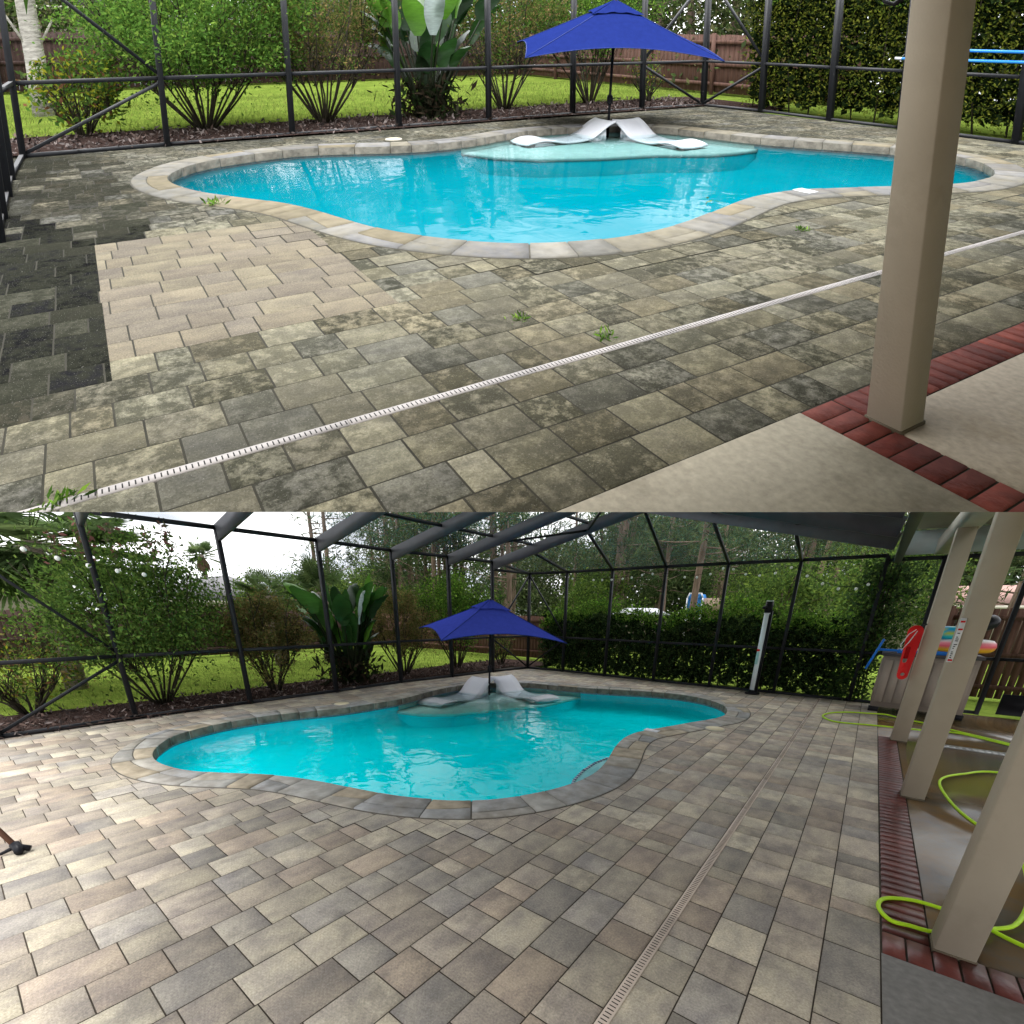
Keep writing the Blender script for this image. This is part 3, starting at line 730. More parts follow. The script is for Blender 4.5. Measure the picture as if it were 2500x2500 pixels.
def house(ctx, x0, y0, x1, y1, wall_h, roof_h, ridge_axis, wm, rm, label, wins=(), over=.4, name='house', face='y0'):
    t = thing(ctx, name, label, 'house', ((x0+x1)/2, (y0+y1)/2, 0))
    mb = MB(); mb.box((x0, y0, -.1), (x1, y1, wall_h)); mb.emit(ctx, 'wall', wm, t)
    a, b, c, d = x0-over, x1+over, y0-over, y1+over; z = wall_h; mb = MB()
    if ridge_axis == 'x': r0, r1 = ((a+1.8, (c+d)/2, z+roof_h), (b-1.8, (c+d)/2, z+roof_h))
    else: r0, r1 = (((a+b)/2, c+1.8, z+roof_h), ((a+b)/2, d-1.8, z+roof_h))
    V = [(a, c, z), (b, c, z), (b, d, z), (a, d, z), r0, r1]
    F = [(0, 1, 5, 4), (1, 2, 5), (2, 3, 4, 5), (3, 0, 4), (0, 3, 2, 1)] if ridge_axis == 'x' else [(0, 1, 4), (1, 2, 5, 4), (2, 3, 5), (3, 0, 4, 5), (0, 3, 2, 1)]
    mb.add(V, F); mb.emit(ctx, 'roof', rm, t)
    mb = MB(); mb.box((a-.02, c-.02, z-.16), (b+.02, c+.05, z-.005)); mb.box((a-.02, d-.05, z-.16), (b+.02, d+.02, z-.005)); mb.box((a-.02, c+.05, z-.16), (a+.05, d-.05, z-.005)); mb.box((b-.05, c+.05, z-.16), (b+.02, d-.05, z-.005)); mb.emit(ctx, 'fascia', TRIM, t)
    for w in wins:
        mb = MB()
        if face == 'y0': mb.box((w[0], y0-.04, w[2]), (w[1], y0+.02, w[3]))
        else: mb.box((x1-.02, w[0], w[2]), (x1+.04, w[1], w[3]))
        f = mb.emit(ctx, 'window_frame', TRIM, t)
        mb = MB()
        if face == 'y0': mb.box((w[0]+.06, y0-.05, w[2]+.06), (w[1]-.06, y0-.042, w[3]-.06))
        else: mb.box((x1+.042, w[0]+.06, w[2]+.06), (x1+.05, w[1]-.06, w[3]-.06))
        mb.emit(ctx, 'pane', GLASS, sub(f, t))

# ------------------------------------------------------------------ bricks, slab, drain, column, ground
def bricks(ctx, x0, y0, yend, xend, m, jm, pal, seed):
    rng = np.random.default_rng(seed); mb = MB()
    def brick(xa, xb, ya, yb):
        c = (*(np.array(pal[rng.integers(0, len(pal))])*rng.uniform(.8, 1.2)), 1); b = .006; z = rng.uniform(-.001, .002)+.002; g = .004
        xa += g; xb -= g; ya += g; yb -= g
        V = [(xa+b, ya+b, z), (xb-b, ya+b, z), (xb-b, yb-b, z), (xa+b, yb-b, z), (xa, ya, z-.008), (xb, ya, z-.008), (xb, yb, z-.008), (xa, yb, z-.008)]
        mb.add(V, [(0, 1, 2, 3), (4, 5, 1, 0), (5, 6, 2, 1), (6, 7, 3, 2), (7, 4, 0, 3)], c)
    y = y0+.215
    while y < yend: brick(x0, x0+.2, y, y+.085); y += .085
    x = x0
    while x < xend: brick(x, x+.1, y0, y0+.21); x += .1
    mb.add([(x0, y0, -.009), (xend, y0, -.009), (xend, y0+.215, -.009), (x0, y0+.215, -.009)], [(0, 1, 2, 3)], (.12, .10, .09, 1), 1)
    mb.add([(x0, y0+.215, -.009), (x0+.205, y0+.215, -.009), (x0+.205, yend, -.009), (x0, yend, -.009)], [(0, 1, 2, 3)], (.12, .10, .09, 1), 1)
    o = mb.emit(ctx, 'brick_border', [m, jm]); return struct(o)
def slab(ctx, name, rects, m, z=-.002):
    mb = MB()
    for x0, x1, y0, y1 in rects: mb.box((x0, y0, z-.1), (x1, y1, z))
    return struct(mb.emit(ctx, name, m))
def drain(ctx, x, y0, y1, m, label):
    t = thing(ctx, 'channel_drain', label, 'drain', (x, (y0+y1)/2, 0))
    mb = MB(); y = y0
    while y < y1: mb.box((x-.024, y+.002, -.01), (x+.024, y+.908, .004)); y += .91
    mb.emit(ctx, 'grate', m, t)
    mb = MB(); y = y0
    while y < y1: mb.box((x-.015, y, .0035), (x+.015, y+.0045, .0048)); y += .021
    mb.emit(ctx, 'slots', BLACK, t)
def ground(ctx, name, x0, x1, y0, y1, z, m, nx=30, ny=30, amp=0., hole=None):
    xs = np.linspace(x0, x1, nx+1); ys = np.linspace(y0, y1, ny+1); rng = np.random.default_rng(1)
    V = [(x, y, z+amp*math.sin(x*1.7)*math.cos(y*1.3)) for y in ys for x in xs]
    F = [(j*(nx+1)+i, j*(nx+1)+i+1, (j+1)*(nx+1)+i+1, (j+1)*(nx+1)+i) for j in range(ny) for i in range(nx)
         if not (hole and hole[0] < (xs[i]+xs[i+1])/2 < hole[1] and hole[2] < (ys[j]+ys[j+1])/2 < hole[3])]
    return struct(emit(ctx, name, V, F, m))
def column(ctx, x, y, w, h, label, group=None, d=None):
    d = d or w; t = thing(ctx, 'porch_column', label, 'column', (x+w/2, y+d/2, 0), group); c = .006
    P = [(x+c, y), (x+w-c, y), (x+w, y+c), (x+w, y+d-c), (x+w-c, y+d), (x+c, y+d), (x, y+d-c), (x, y+c)]
    mb = MB(); mb.prism(P, -.01, h); mb.emit(ctx, 'shaft', TAUPE, t)
    mb = MB(); mb.box((x-.004, y-.004, -.01), (x+w+.004, y+d+.004, .012)); mb.emit(ctx, 'caulk_bead', mat('caulk_grimy', (.10, .08, .055), .8), t); return t
def lid(ctx, px, py, r, label):
    x, y = at(ctx, px, py); t = thing(ctx, 'skimmer_lid', label, 'lid', (x, y, 0), 'round lids set in the paving' if ctx == 'B' else None)
    mb = MB(); mb.prism([(x+r*cos(2*pi*k/24), y+r*sin(2*pi*k/24)) for k in range(24)], .0, .022); mb.emit(ctx, 'cover', CREAM, t)
    mb = MB(); mb.prism([(x+(r+.015)*cos(2*pi*k/24), y+(r+.015)*sin(2*pi*k/24)) for k in range(24)], .0, .018); mb.emit(ctx, 'ring', TRIM, t)
def scatter_chips(ctx, x0, x1, y0, y1, n, seed, z=.035):
    rng = np.random.default_rng(seed); lv = Leaves()
    P = np.stack([rng.uniform(x0, x1, n), rng.uniform(y0, y1, n), z+rng.uniform(0, .03, n)], 1)
    lv.add(P, .07, [(.05, .035, .03), (.09, .06, .05), (.16, .13, .12), (.03, .022, .02)], rng, aspect=.35, up=0)
    return struct(lv.emit(ctx, 'mulch_chips', m=mat('mulch_chip', col=True, rough=.9)), 'stuff')
def grass(ctx, x0, x1, y0, y1, n, seed, ls=.07):
    rng = np.random.default_rng(seed); lv = Leaves()
    P = np.stack([rng.uniform(x0, x1, n), rng.uniform(y0, y1, n), np.zeros(n)], 1)
    lv.add(P, ls, [(.11, .165, .03), (.14, .19, .04), (.08, .12, .024), (.17, .18, .05)], rng, aspect=.12, up=2.2)
    return struct(lv.emit(ctx, 'grass'), 'stuff')

# ------------------------------------------------------------------ shared surface materials
GRIME = dict(grime=.93, gcol=(.05, .045, .028), gscale=4.2, gthr=.445)
PAV_T = mat_paver('paver_dirty', .86, (.024, .025, .018), 13, .445, .85, .7, .4)
PAV_B = mat_paver('paver_clean', .5, (.12, .11, .10), 7, .53, .6, 1., .55)
JT = mat('joint_dark', (.03, .028, .02), .95, .3); JT['jc'] = (.03, .028, .02)
JB = mat('joint_sand', (.055, .045, .035), .95, .3); JB['jc'] = (.055, .045, .035)
LAWN = mat('lawn', (.15, .20, .035), .9, .25, 1.3, bump=.04, bscale=40, grime=.6, gcol=(.08, .15, .018), gscale=6, spec=0.)
MULCH = mat('mulch', (.045, .03, .026), 1., .5, 25, bump=.03, bscale=35, spec=0.)
WOODFLOOR = mat('woodland_floor', (.05, .055, .02), .95, .4, 2, bump=.03, bscale=9)

# ================================================================== LOWER TERRACE
ctx = 'B'
wall_pts = [(-8.45, -5), (-8.45, -1.6), (-8.43, .12), (-8.5, 1.52), (-8.42, 3.12), (-8.34, 4.74), (-8.36, 6.4), (-8.16, 7.85), (-8.02, 9.28), (-7.8, 10.62)]
back_pts = [(-7.8, 10.62), (-6.64, 10.72), (-5.31, 10.68), (-3.97, 10.65), (-2.66, 10.68), (-1.36, 10.75), (-.05, 10.75)]
wx = lambda y: float(np.interp(y, [p[1] for p in wall_pts], [p[0] for p in wall_pts]))
palB = [(.30, .265, .225), (.27, .24, .21), (.34, .31, .255), (.235, .222, .20), (.25, .22, .195), (.31, .255, .21), (.235, .225, .215), (.37, .34, .28), (.26, .215, .18)]
palB = [tuple((np.array(c)*.7+np.array((.275, .245, .205))*.3)*1.28*np.array((1.0, .985, .95))) for c in palB]
paving('B', 'pavement', .392, -9.0, -4.5, 10.75, wx, palB, 11, lambda ct, b, r: (*b, r.uniform(.1, 1)), [PAV_B, JB], '', -.52)
basinB = mat('basin_turquoise', (.0, .86, .95), 1., .03, 2, spec=0.)
mt = dict(basin=basinB, ledge=mat('ledge_pale', (.50, .72, .66), .6, .08, 5), tile=mat('waterline_tile', (.12, .20, .24), .3, .3, 40),
          coping=mat('flagstone_grey', col=True, rough=.6, var=.25, scale=7, bump=.006, bscale=16, grime=.4, gcol=(.12, .09, .05), gscale=3), mortar=mat('mortar', (.11, .10, .085), .9), water=mat_water('pool_water', (.9, 1., 1.), .014, 2.6, 1.16))
copB = [(.31, .30, .275), (.36, .33, .28), (.28, .28, .275), (.34, .29, .215), (.33, .31, .27), (.29, .275, .25)]
O = OUT['B']
def near_idx(c, p, z=0): q = np.array(at(c, *p)); return int(np.linalg.norm(OUT[c]-q, axis=1).argmin())
ia, ib = near_idx('B', (975, 1707)), near_idx('B', (1415, 1680))
poolB = pool('B', -.12, copB, 'kidney shaped turquoise swimming pool in the clean paving of the lower view', [(968, 1726), (1026, 1733), (1110, 1733), (1189, 1724), (1282, 1716), (1343, 1709), (1408, 1694), (1440, 1690)], (ia, ib), mt)
# corner bench with mosaic edge inside the pool
bx = [at('B', x, y, -.14) for x, y in [(1390, 1925), (1402, 1895), (1425, 1872), (1452, 1855), (1485, 1842)]]
i0, i1 = near_idx('B', (1395, 1920)), near_idx('B', (1492, 1850))
arc = [tuple(O[i]) for i in range(min(i0, i1), max(i0, i1)+1)]
pl = bx+arc if np.linalg.norm(np.array(bx[-1])-np.array(arc[0])) < np.linalg.norm(np.array(bx[-1])-np.array(arc[-1])) else bx+arc[::-1]
mb = MB(); mb.prism(pl, -1.2, -.19); mb.emit('B', 'bench_step', mat('bench_plaster', (.30, .66, .68), .6, .05, 4), poolB)
mb = MB(); P = [np.array(p) for p in bx]
for a, b in zip(P[:-1], P[1:]):
    k = int(np.linalg.norm(b-a)/.03)
    for i in range(k):
        q0 = a+(b-a)*i/k; q1 = a+(b-a)*(i+1)/k; mb.bar((*q0, -.187), (*q1, -.187), .03, .01, c=((.02, .06, .25, 1) if i % 2 == 0 else (.6, .65, .65, 1)))
mb.emit('B', 'mosaic_edge', mat('mosaic_blue', col=True, rough=.3), poolB)
slab('B', 'concrete_slab', [(.60, 5, 2.745, 7.8), (.395, 5, 7.8, 10.7)], mat('wet_concrete', (.115, .10, .08), .17, .4, 1.3, grime=.9, gcol=(.17, .095, .03), gscale=.9, gthr=.44, bump=.004, bscale=3, spec=.6), z=-.004)
slab('B', 'concrete_walk', [(.395, 5, -4, 2.53)], mat('grey_concrete', (.21, .20, .185), .75, .16, 30, grime=.4, gcol=(.13, .12, .10), gscale=1.5, bump=.002, bscale=60))
bricks('B', .395, 2.53, 7.8, 4.2, mat('brick_wet', col=True, rough=.42, var=.25, scale=14, bump=.002, bscale=30, spec=.4), JB, [(.085, .02, .016), (.105, .026, .02), (.07, .018, .014)], 3)
drain('B', -.52, -1.5, 10.6, DRAIN, 'long tan slotted channel drain crossing the clean pavers of the lower view')
ground('B', 'mulch_bed', -9.95, -8.4, -6, 10.6, .03, MULCH, 16, 60, .01)
ground('B', 'mulch_bed', -9.95, -7.75, 10.6, 12.2, .026, MULCH, 16, 16, .01)
scatter_chips('B', -9.95, -8.35, -2, 11.2, 4500, 4)
ground('B', 'lawn', -49, 35, -9.25, 60.75, -.03, LAWN, 84, 70, hole=(-9, 5, -9, 10.7))
grass('B', -15, -9.9, -1.5, 13, 16000, 21, .06)

# screen cage
tB = thing('B', 'screen_enclosure', 'dark bronze screened pool cage with gabled roof over the lower pool', 'screen enclosure', (-8, 10.7, 0))
EH = 2.59; EL = 2.79
def rail_run(ctx, pts, z, w, h, name, t):
    for a, b in zip(pts[:-1], pts[1:]):
        mb = MB(); mb.bar((*a, z), (*b, z), w, h); mb.emit(ctx, name, BRONZE, t)
allp = wall_pts[1:]+back_pts[1:]
for i, p in enumerate(allp):
    mb = MB(); big = i < len(wall_pts)-2; wdt = .05 if big else .05
    dd = .09
    if i < len(wall_pts)-2: mb.box((p[0]-dd/2, p[1]-.028, 0), (p[0]+dd/2, p[1]+.028, EL))
    else: mb.box((p[0]-.028, p[1]-.04, 0), (p[0]+.028, p[1]+.04, EH))
    mb.emit('B', 'post', BRONZE, tB)
ext = [(-.05, 10.75), (.7, 10.75), (1.73, 10.78), (2.6, 10.8), (3.4, 10.8)]
for z, h, nm in ((.03, .05, 'base_rail'), (.93, .05, 'mid_rail'), (EH, .06, 'eave_rail')):
    rail_run('B', wall_pts if z < 1 else wall_pts[:0], z, .05, h, nm, tB); rail_run('B', back_pts, z, .05, h, nm, tB)
for i in range(len(wall_pts)-1):
    a, b = wall_pts[i], wall_pts[i+1]; mb = MB(); mb.bar((*a, EL), (*b, EL if i < len(wall_pts)-2 else EH), .05, .06); mb.emit('B', 'eave_rail', BRONZE, tB)
rail_run('B', ext, .93, .04, .05, 'mid_rail', tB); rail_run('B', ext, 2.52, .05, .06, 'eave_rail', tB); rail_run('B', ext[:3], .03, .04, .05, 'base_rail', tB)
for p in ext[1:]:
    mb = MB(); mb.box((p[0]-.03, p[1]-.035, 0), (p[0]+.03, p[1]+.035, 2.55)); mb.emit('B', 'post', BRONZE, tB)
mb = MB(); mb.box((1.95, 10.74, .04), (2.58, 10.76, .38)); mb.emit('B', 'door_kick_panel', BLACKM, tB)
def brace(ctx, a, b, t, w=.035): mb = MB(); mb.bar(a, b, w, w); mb.emit(ctx, 'brace', BRONZE, t)
for a, b in [((-8.43, .12, .06), (-8.5, 1.5, .86)), ((-8.5, 1.5, 1.0), (-8.43, .12, 2.5)), ((-7.8, 10.6, .06), (-8.02, 9.3, .88)), ((-7.8, 10.62, .06), (-6.64, 10.72, .88)),
             ((-7.8, 10.6, 2.54), (-8.02, 9.3, .98)), ((-7.8, 10.62, 2.54), (-6.64, 10.72, .98))]: brace('B', a, b, tB)
RX = [(-8.1, 2.60), (-6.76, 2.90), (-5.3, 3.21), (-4.03, 3.46), (-2.68, 3.12), (-1.33, 2.81), (.02, 2.52)]
fy = [-1.6, .12, 1.52, 3.12, 4.74, 6.4, 7.85, 9.28]
for k, y in enumerate(fy):
    x0 = wx(y); P = [(x0, y, EH)]+[(x, y, z) for x, z in RX[1:]]
    for a, b, nm in ((P[0], P[3], 'roof_beam'), (P[3], P[6], 'roof_beam')):
        mb = MB(); up = .12; mb.bar((a[0], a[1], a[2]+up), (b[0], b[1], b[2]+up), .05, .23); mb.emit('B', nm, BEAM, tB)
for (x, z) in RX[1:6]:
    for a, b in zip(fy[:-1], fy[1:]):
        mb = MB(); mb.bar((x, a+.03, z+.2), (x, b-.03, z+.2), .05, .05); mb.emit('B', 'purlin', BRONZE, tB)
for (p, (x, z)) in zip(back_pts[1:6], RX[1:6]):
    mb = MB(); mb.bar((p[0], p[1], EH), (x, 9.28, z+.04), .045, .06); mb.emit('B', 'hip_rafter', BRONZE, tB)
mb = MB(); mb.bar((-7.8, 10.62, EH), (-8.02, 9.28, EH+.02), .045, .06); mb.emit('B', 'hip_rafter', BRONZE, tB)
for a, b in [((-6.76, 7.85, 2.96), (-5.3, 9.28, 3.26)), ((-5.3, 9.28, 3.26), (-4.03, 7.85, 3.5))]: brace('B', a, b, tB, .04)
MESH = mat_mesh('screen_mesh', (.26, .27, .29), .28)
for a, b in zip(fy[:-1], fy[1:]):
    xa, xb = wx(a), wx(b)
    emit('B', 'roof_screen', [(xa, a+.03, EL+.03), (xb, b-.03, EL+.03), (-4.03, b-.03, 3.66), (-4.03, a+.03, 3.66)], [(0, 1, 2, 3)], MESH, tB)
    emit('B', 'roof_screen', [(-4.03, a+.03, 3.66), (-4.03, b-.03, 3.66), (.02, b-.03, 2.74), (.02, a+.03, 2.74)], [(0, 1, 2, 3)], MESH, tB)
bp5 = [(p[0], p[1], EH+.02) for p in back_pts]; tp5 = [(wx(9.28), 9.31, EH+.02)]+[(x, 9.31, z+.02) for x, z in RX[1:]]
for i in range(6): emit('B', 'hip_screen', [bp5[i], bp5[i+1], tp5[i+1], tp5[i]], [(0, 1, 2, 3)], MESH, tB)

# porch edge: gutter, fascia panel, ceiling, columns
tp = thing('B', 'house_porch_roof', 'dim porch roof with pale fascia above the right hand columns', 'porch roof', (1.5, 6, 2.9))
mb = MB(); mb.box((.04, 1.5, 2.46), (.14, 10.7, 2.60)); mb.emit('B', 'gutter', mat('gutter_metal', (.10, .10, .10), .3, .1), tp)
mb = MB(); mb.box((.06, 10.70, 2.58), (4.2, 10.73, 2.95)); mb.emit('B', 'fascia_panel', mat('fascia_pale', (.42, .46, .44), .5, .12, 3), tp)
mb = MB(); mb.box((.15, 1.5, 2.96), (4.2, 10.7, 3.0)); mb.emit('B', 'ceiling', CEIL, tp)
mb = MB(); mb.box((.54, 1.5, 2.56), (.72, 10.69, 2.80)); mb.emit('B', 'header_beam', TRIM, tp)
G = 'taupe porch columns beside the wet slab'
c1 = column('B', .60, 2.715, .155, 2.56, 'nearest taupe porch column, standing where the green hose loops', G)
c2 = column('B', .555, 5.2, .165, 2.56, 'middle taupe porch column with the white rule sign on it', G)
c3 = column('B', .525, 7.64, .17, 2.56, 'farthest taupe porch column with the red rescue can hung on it', G)
mb = MB(); mb.bar((.61, 7.80, 2.2), (.61, 8.15, 2.56), .12, .1); mb.emit('B', 'bracket', TAUPE, c3)

# red rescue can
t = thing('B', 'rescue_can', 'red plastic rescue can hanging on the farthest porch column', 'rescue can', (.45, 7.6, .9))
def cap_outline(L_, w, n=10):
    P = []
    for k in range(n+1): a = pi*k/n; P.append((w*cos(a), L_/2-w*.4+w*sin(a)))
    for k in range(n+1): a = pi+pi*k/n; P.append((w*.72*cos(a), -L_/2+w*.72+w*.72*sin(a)))
    return P
def plate_xz(mb, pts, holes, cx, y, cz, th, rot=0):
    Q = [[Vector((p[0], p[1], 0)) for p in pts]]+[[Vector((p[0], p[1], 0)) for p in h] for h in holes]
    allp = [p for l in [pts]+holes for p in l]; tri = tessellate_polygon(Q); n = len(allp)
    V = [(cx+p[0]*cos(rot)-p[1]*sin(rot), y, cz+p[0]*sin(rot)+p[1]*cos(rot)) for p in allp]; V += [(v[0], v[1]+th, v[2]) for v in V]
    F = [tuple(t_) for t_ in tri]+[tuple(i+n for i in t_[::-1]) for t_ in tri]; o_ = 0
    for l in [pts]+holes:
        m_ = len(l)
        for i in range(m_): F.append((o_+i, o_+(i+1) % m_, o_+(i+1) % m_+n, o_+i+n))
        o_ += m_
    mb.add(V, F)
RED = mat('red_plastic', (.62, .02, .02), .35, .05, 3)
slot = [(.022*cos(pi*k/6)-.02, .08+.022*sin(pi*k/6)) for k in range(7)]+[(.022*cos(pi+pi*k/6)-.02, -.08+.022*sin(pi+pi*k/6)) for k in range(7)]
hole = [(.022*cos(2*pi*k/10), -.245+.022*sin(2*pi*k/10)) for k in range(10)]
mb = MB(); plate_xz(mb, cap_outline(.62, .075), [slot, hole], .435, 7.57, 1.13, .05, .0); mb.emit('B', 'body', RED, t)
mb = MB(); mb.box((.385, 7.585, 1.08), (.445, 7.60, 1.34)); mb.emit('B', 'recess', mat('red_plastic_deep', (.35, .01, .012), .5), t)
mb = MB(); mb.tube([(.44, 7.59, 1.40), (.46, 7.6, 1.47), (.52, 7.62, 1.50)], .012, 6); mb.emit('B', 'strap', BLACKM, t)
mb = MB(); mb.tube([(.46, 7.58, 1.46), (.38, 7.56, 1.38), (.33, 7.55, 1.25), (.35, 7.55, 1.18), (.40, 7.56, 1.28), (.45, 7.57, 1.42)], .005, 5); mb.emit('B', 'rope', WHITE, t)
# rule sign
t = thing('B', 'rule_sign', 'narrow white sign with red bands on the middle porch column', 'sign', (.55, 5.19, 1.4))
WP = mat('sign_white', (.68, .68, .68), .5, .05)
mb = MB(); mb.box((.549, 5.186, 1.235), (.585, 5.199, 1.585)); mb.emit('B', 'board', WP, t)
mb = MB()
for z in (1.55, 1.49, 1.245): mb.box((.553, 5.184, z), (.581, 5.1858, z+.014))
mb.emit('B', 'red_band', RED, t)
mb = MB(); rr = random.Random(4)
for k in range(14):
    z = 1.27+k*.0148
    if k in (4, 8, 12): continue
    mb.box((.557, 5.184, z), (.557+rr.uniform(.008, .022), 5.1858, z+.007))
mb.emit('B', 'lettering', BLACK, t)

# solar shower
sx, sy = at('B', 1300+1150*.4658, 1250+953*.4658)
t = thing('B', 'solar_shower', 'tall white cylinder pool shower with black cap by the hedge', 'shower', (sx, sy, 0))
mb = MB(); mb.tube([(sx, sy, .04), (sx, sy, 1.62)], .062, 16); mb.emit('B', 'tube', mat('shower_pale', (.62, .68, .70), .3, .05), t, smooth=True)
mb = MB(); mb.box((sx+.03, sy-.05, .04), (sx+.085, sy+.05, 1.66)); mb.tube([(sx, sy, 1.62), (sx, sy, 1.83)], .07, 16); mb.tube([(sx, sy, 0), (sx, sy, .035)], .14, 16); mb.tube([(sx, sy, .035), (sx, sy, .09)], .078, 12); mb.emit('B', 'cap_and_base', BLACKM, t)
mb = MB(); mb.tube([(sx, sy, 1.835), (sx, sy, 1.85)], .066, 16); mb.tube([(sx, sy, 1.60), (sx, sy, 1.62)], .071, 16); mb.emit('B', 'white_ring', WHITE, t)
mb = MB(); mb.tube([(sx-.02, sy-.07, 1.74), (sx-.06, sy-.14, 1.73), (sx-.07, sy-.16, 1.70)], [.02, .02, .03], 8); mb.emit('B', 'shower_head', BLACKM, t)
mb = MB(); mb.box((sx-.055, sy-.062, .88), (sx+.0, sy-.045, .92)); mb.emit('B', 'red_label', RED, t)
mb = MB(); mb.box((sx-.05, sy-.064, .62), (sx+.0, sy-.045, .86)); mb.emit('B', 'teal_label', mat('label_teal', (.35, .6, .6), .4), t)

# deck box
t = thing('B', 'deck_box', 'taupe panelled deck storage box with dark lid under the pool toys', 'storage box', (.87, 10.15, 0))
BOXM = mat('taupe_resin', (.25, .205, .175), .55, .06, 4); bx0, bx1, by0, by1 = .27, 1.45, 9.95, 10.5
mb = MB(); mb.box((bx0, by0, .08), (bx1, by1, .95))
mb.emit('B', 'body', BOXM, t)
mb = MB()
for k in range(9):
    x = bx0+.03+k*(bx1-bx0-.1)/8.6
    mb.box((x, by0-.012, .17), (x+.105, by0+.001, .88))
for k in range(4): mb.box((bx0-.012, by0+.03+k*.13, .17), (bx0+.001, by0+.14+k*.13, .88))
mb.emit('B', 'panel', mat('taupe_resin_panel', (.29, .24, .205), .55, .06, 4), t)
mb = MB(); mb.box((bx0-.03, by0-.035, .95), (bx1+.03, by1+.02, 1.0)); mb.emit('B', 'lid', mat('lid_dark', (.07, .065, .07), .5), t)
for x in (bx0, bx1-.1):
    mb = MB(); mb.box((x-.02, by0-.02, 0), (x+.12, by0+.1, .08)); mb.emit('B', 'foot', BLACKM, t)
BLUE = mat('blue_plastic', (.02, .15, .55), .35, .05)
t = thing('B', 'vacuum_head', 'blue T-shaped pool brush hanging off the deck box corner', 'pool brush', (.25, 9.95, 1.0))
mb = MB(); mb.tube([(.20, 9.9, 1.22), (.06, 9.85, .72)], .018, 8); mb.emit('B', 'brush_bar', BLUE, t)
mb = MB(); mb.tube([(.15, 9.9, 1.05), (.75, 9.97, 1.03)], .02, 8); mb.tube([(.42, 9.93, 1.035), (.6, 9.95, 1.03)], .035, 8); mb.emit('B', 'handle', BLUE, t)
mb = MB(); mb.tube([(.42, 10.1, 1.05), (.85, 10.2, 1.06)], .02, 8); tag(mb.emit('B', 'pole_section', mat('offwhite_pole', (.6, .6, .52), .4)), 'short off-white pole lying on the deck box lid', 'pole')
mb = MB(); mb.box((.85, 9.93, 1.0), (1.35, 10.4, 1.05)); mb.prism([(.84, 9.92), (1.36, 9.92), (1.36, 10.0), (.84, 10.0)], 1.0, 1.06); tag(mb.emit('B', 'kickboard', BLUE), 'flat blue kickboard under the bright float on the deck box', 'kickboard')
def torus(ctx, name, c, R_, r_, colf, m, label, cat, sq=1., parent=None, tilt=0):
    V = []; F = []; C = []; a_, b_ = 28, 12
    for i in range(a_):
        for j in range(b_):
            th = 2*pi*i/a_; ph = 2*pi*j/b_; x = (R_+r_*cos(ph))*cos(th); y = (R_*.8+r_*cos(ph))*sin(th); z = r_*sq*sin(ph)
            x, z = x*cos(tilt)-z*sin(tilt), x*sin(tilt)+z*cos(tilt)
            V.append((c[0]+x, c[1]+y, c[2]+z)); C.append(colf(i, j, a_, b_))
    for i in range(a_):
        for j in range(b_): F.append((i*b_+j, ((i+1) % a_)*b_+j, ((i+1) % a_)*b_+(j+1) % b_, i*b_+(j+1) % b_))
    o = emit(ctx, name, V, F, m, None, col=C, smooth=True); tag(o, label, cat); return o
VIN = mat('vinyl_print', col=True, rough=.3, var=.1, scale=9)
pal1 = [(.75, .38, .03), (.75, .42, .03), (.7, .1, .15), (.75, .25, .3), (.8, .75, .75)]
torus('B', 'pool_float', (1.20, 10.12, 1.15), .28, .10, lambda i, j, a, b: pal1[min(4, int((math.sin(2*pi*j/b)+1)*2.4))], VIN, 'orange and pink inflatable ring on the deck box', 'pool float')
pal2 = [(.02, .35, .5), (.03, .5, .55), (.45, .5, .05), (.02, .3, .6)]
torus('B', 'pool_float', (1.02, 10.18, 1.34), .2, .10, lambda i, j, a, b: pal2[(i//2+j) % 4], VIN, 'teal patterned inflatable stacked on the orange float', 'pool float')
torus('B', 'pool_float', (1.28, 10.22, 1.45), .16, .11, lambda i, j, a, b: (.015, .015, .02), VIN, 'black rounded float on top of the toy pile', 'pool float', tilt=.4)

# hose
HOSE = mat('hose_lime', (.38, .62, .02), .35, .05, 5)
t = thing('B', 'garden_hose', 'lime green garden hose snaking over the wet slab and pavers', 'hose', (.9, 6, 0))
def smooth_path(P, sub=6):
    P = [np.array(p, float) for p in P]; P = [2*P[0]-P[1]]+P+[2*P[-1]-P[-2]]; o_ = []
    for i in range(1, len(P)-2):
        a, b, c, d = P[i-1], P[i], P[i+1], P[i+2]
        for k in range(sub):
            u = k/sub; o_.append(.5*((2*b)+(-a+c)*u+(2*a-5*b+4*c-d)*u*u+(-a+3*b-3*c+d)*u**3))
    o_.append(P[-2]); return o_
def hose(P, r=.010): mb = MB(); mb.tube(smooth_path([(x, y, r+.003) for x, y in P]), r, 8); mb.emit('B', 'loop', HOSE, t, smooth=True)
hose([(1.9, 8.25), (1.55, 8.62), (1.28, 8.88), (.96, 9.23), (.75, 9.33), (.51, 9.6), (.26, 9.53), (-.01, 9.41), (-.23, 9.16), (-.33, 8.81), (-.25, 8.52), (-.08, 8.39), (.27, 8.48), (.57, 8.54), (.89, 8.6), (1.28, 8.72), (1.52, 8.53), (1.95, 8.1)], .0115)
hose([(2.2, 6.75), (1.41, 6.71), (1.1, 6.39), (.93, 6.12), (.87, 5.83), (.89, 5.38), (.95, 5.01), (1.05, 4.7), (1.16, 4.35), (1.15, 4.08), (1.08, 3.6), (.97, 3.24), (.85, 3.09), (.78, 2.95), (.6, 2.87), (.52, 2.86), (.43, 2.85), (.38, 2.96), (.41, 3.08), (.53, 3.16), (.66, 3.17), (.8, 3.14), (.9, 3.06), (1.1, 2.95), (1.4, 2.75)], .0115)
mb = MB(); 
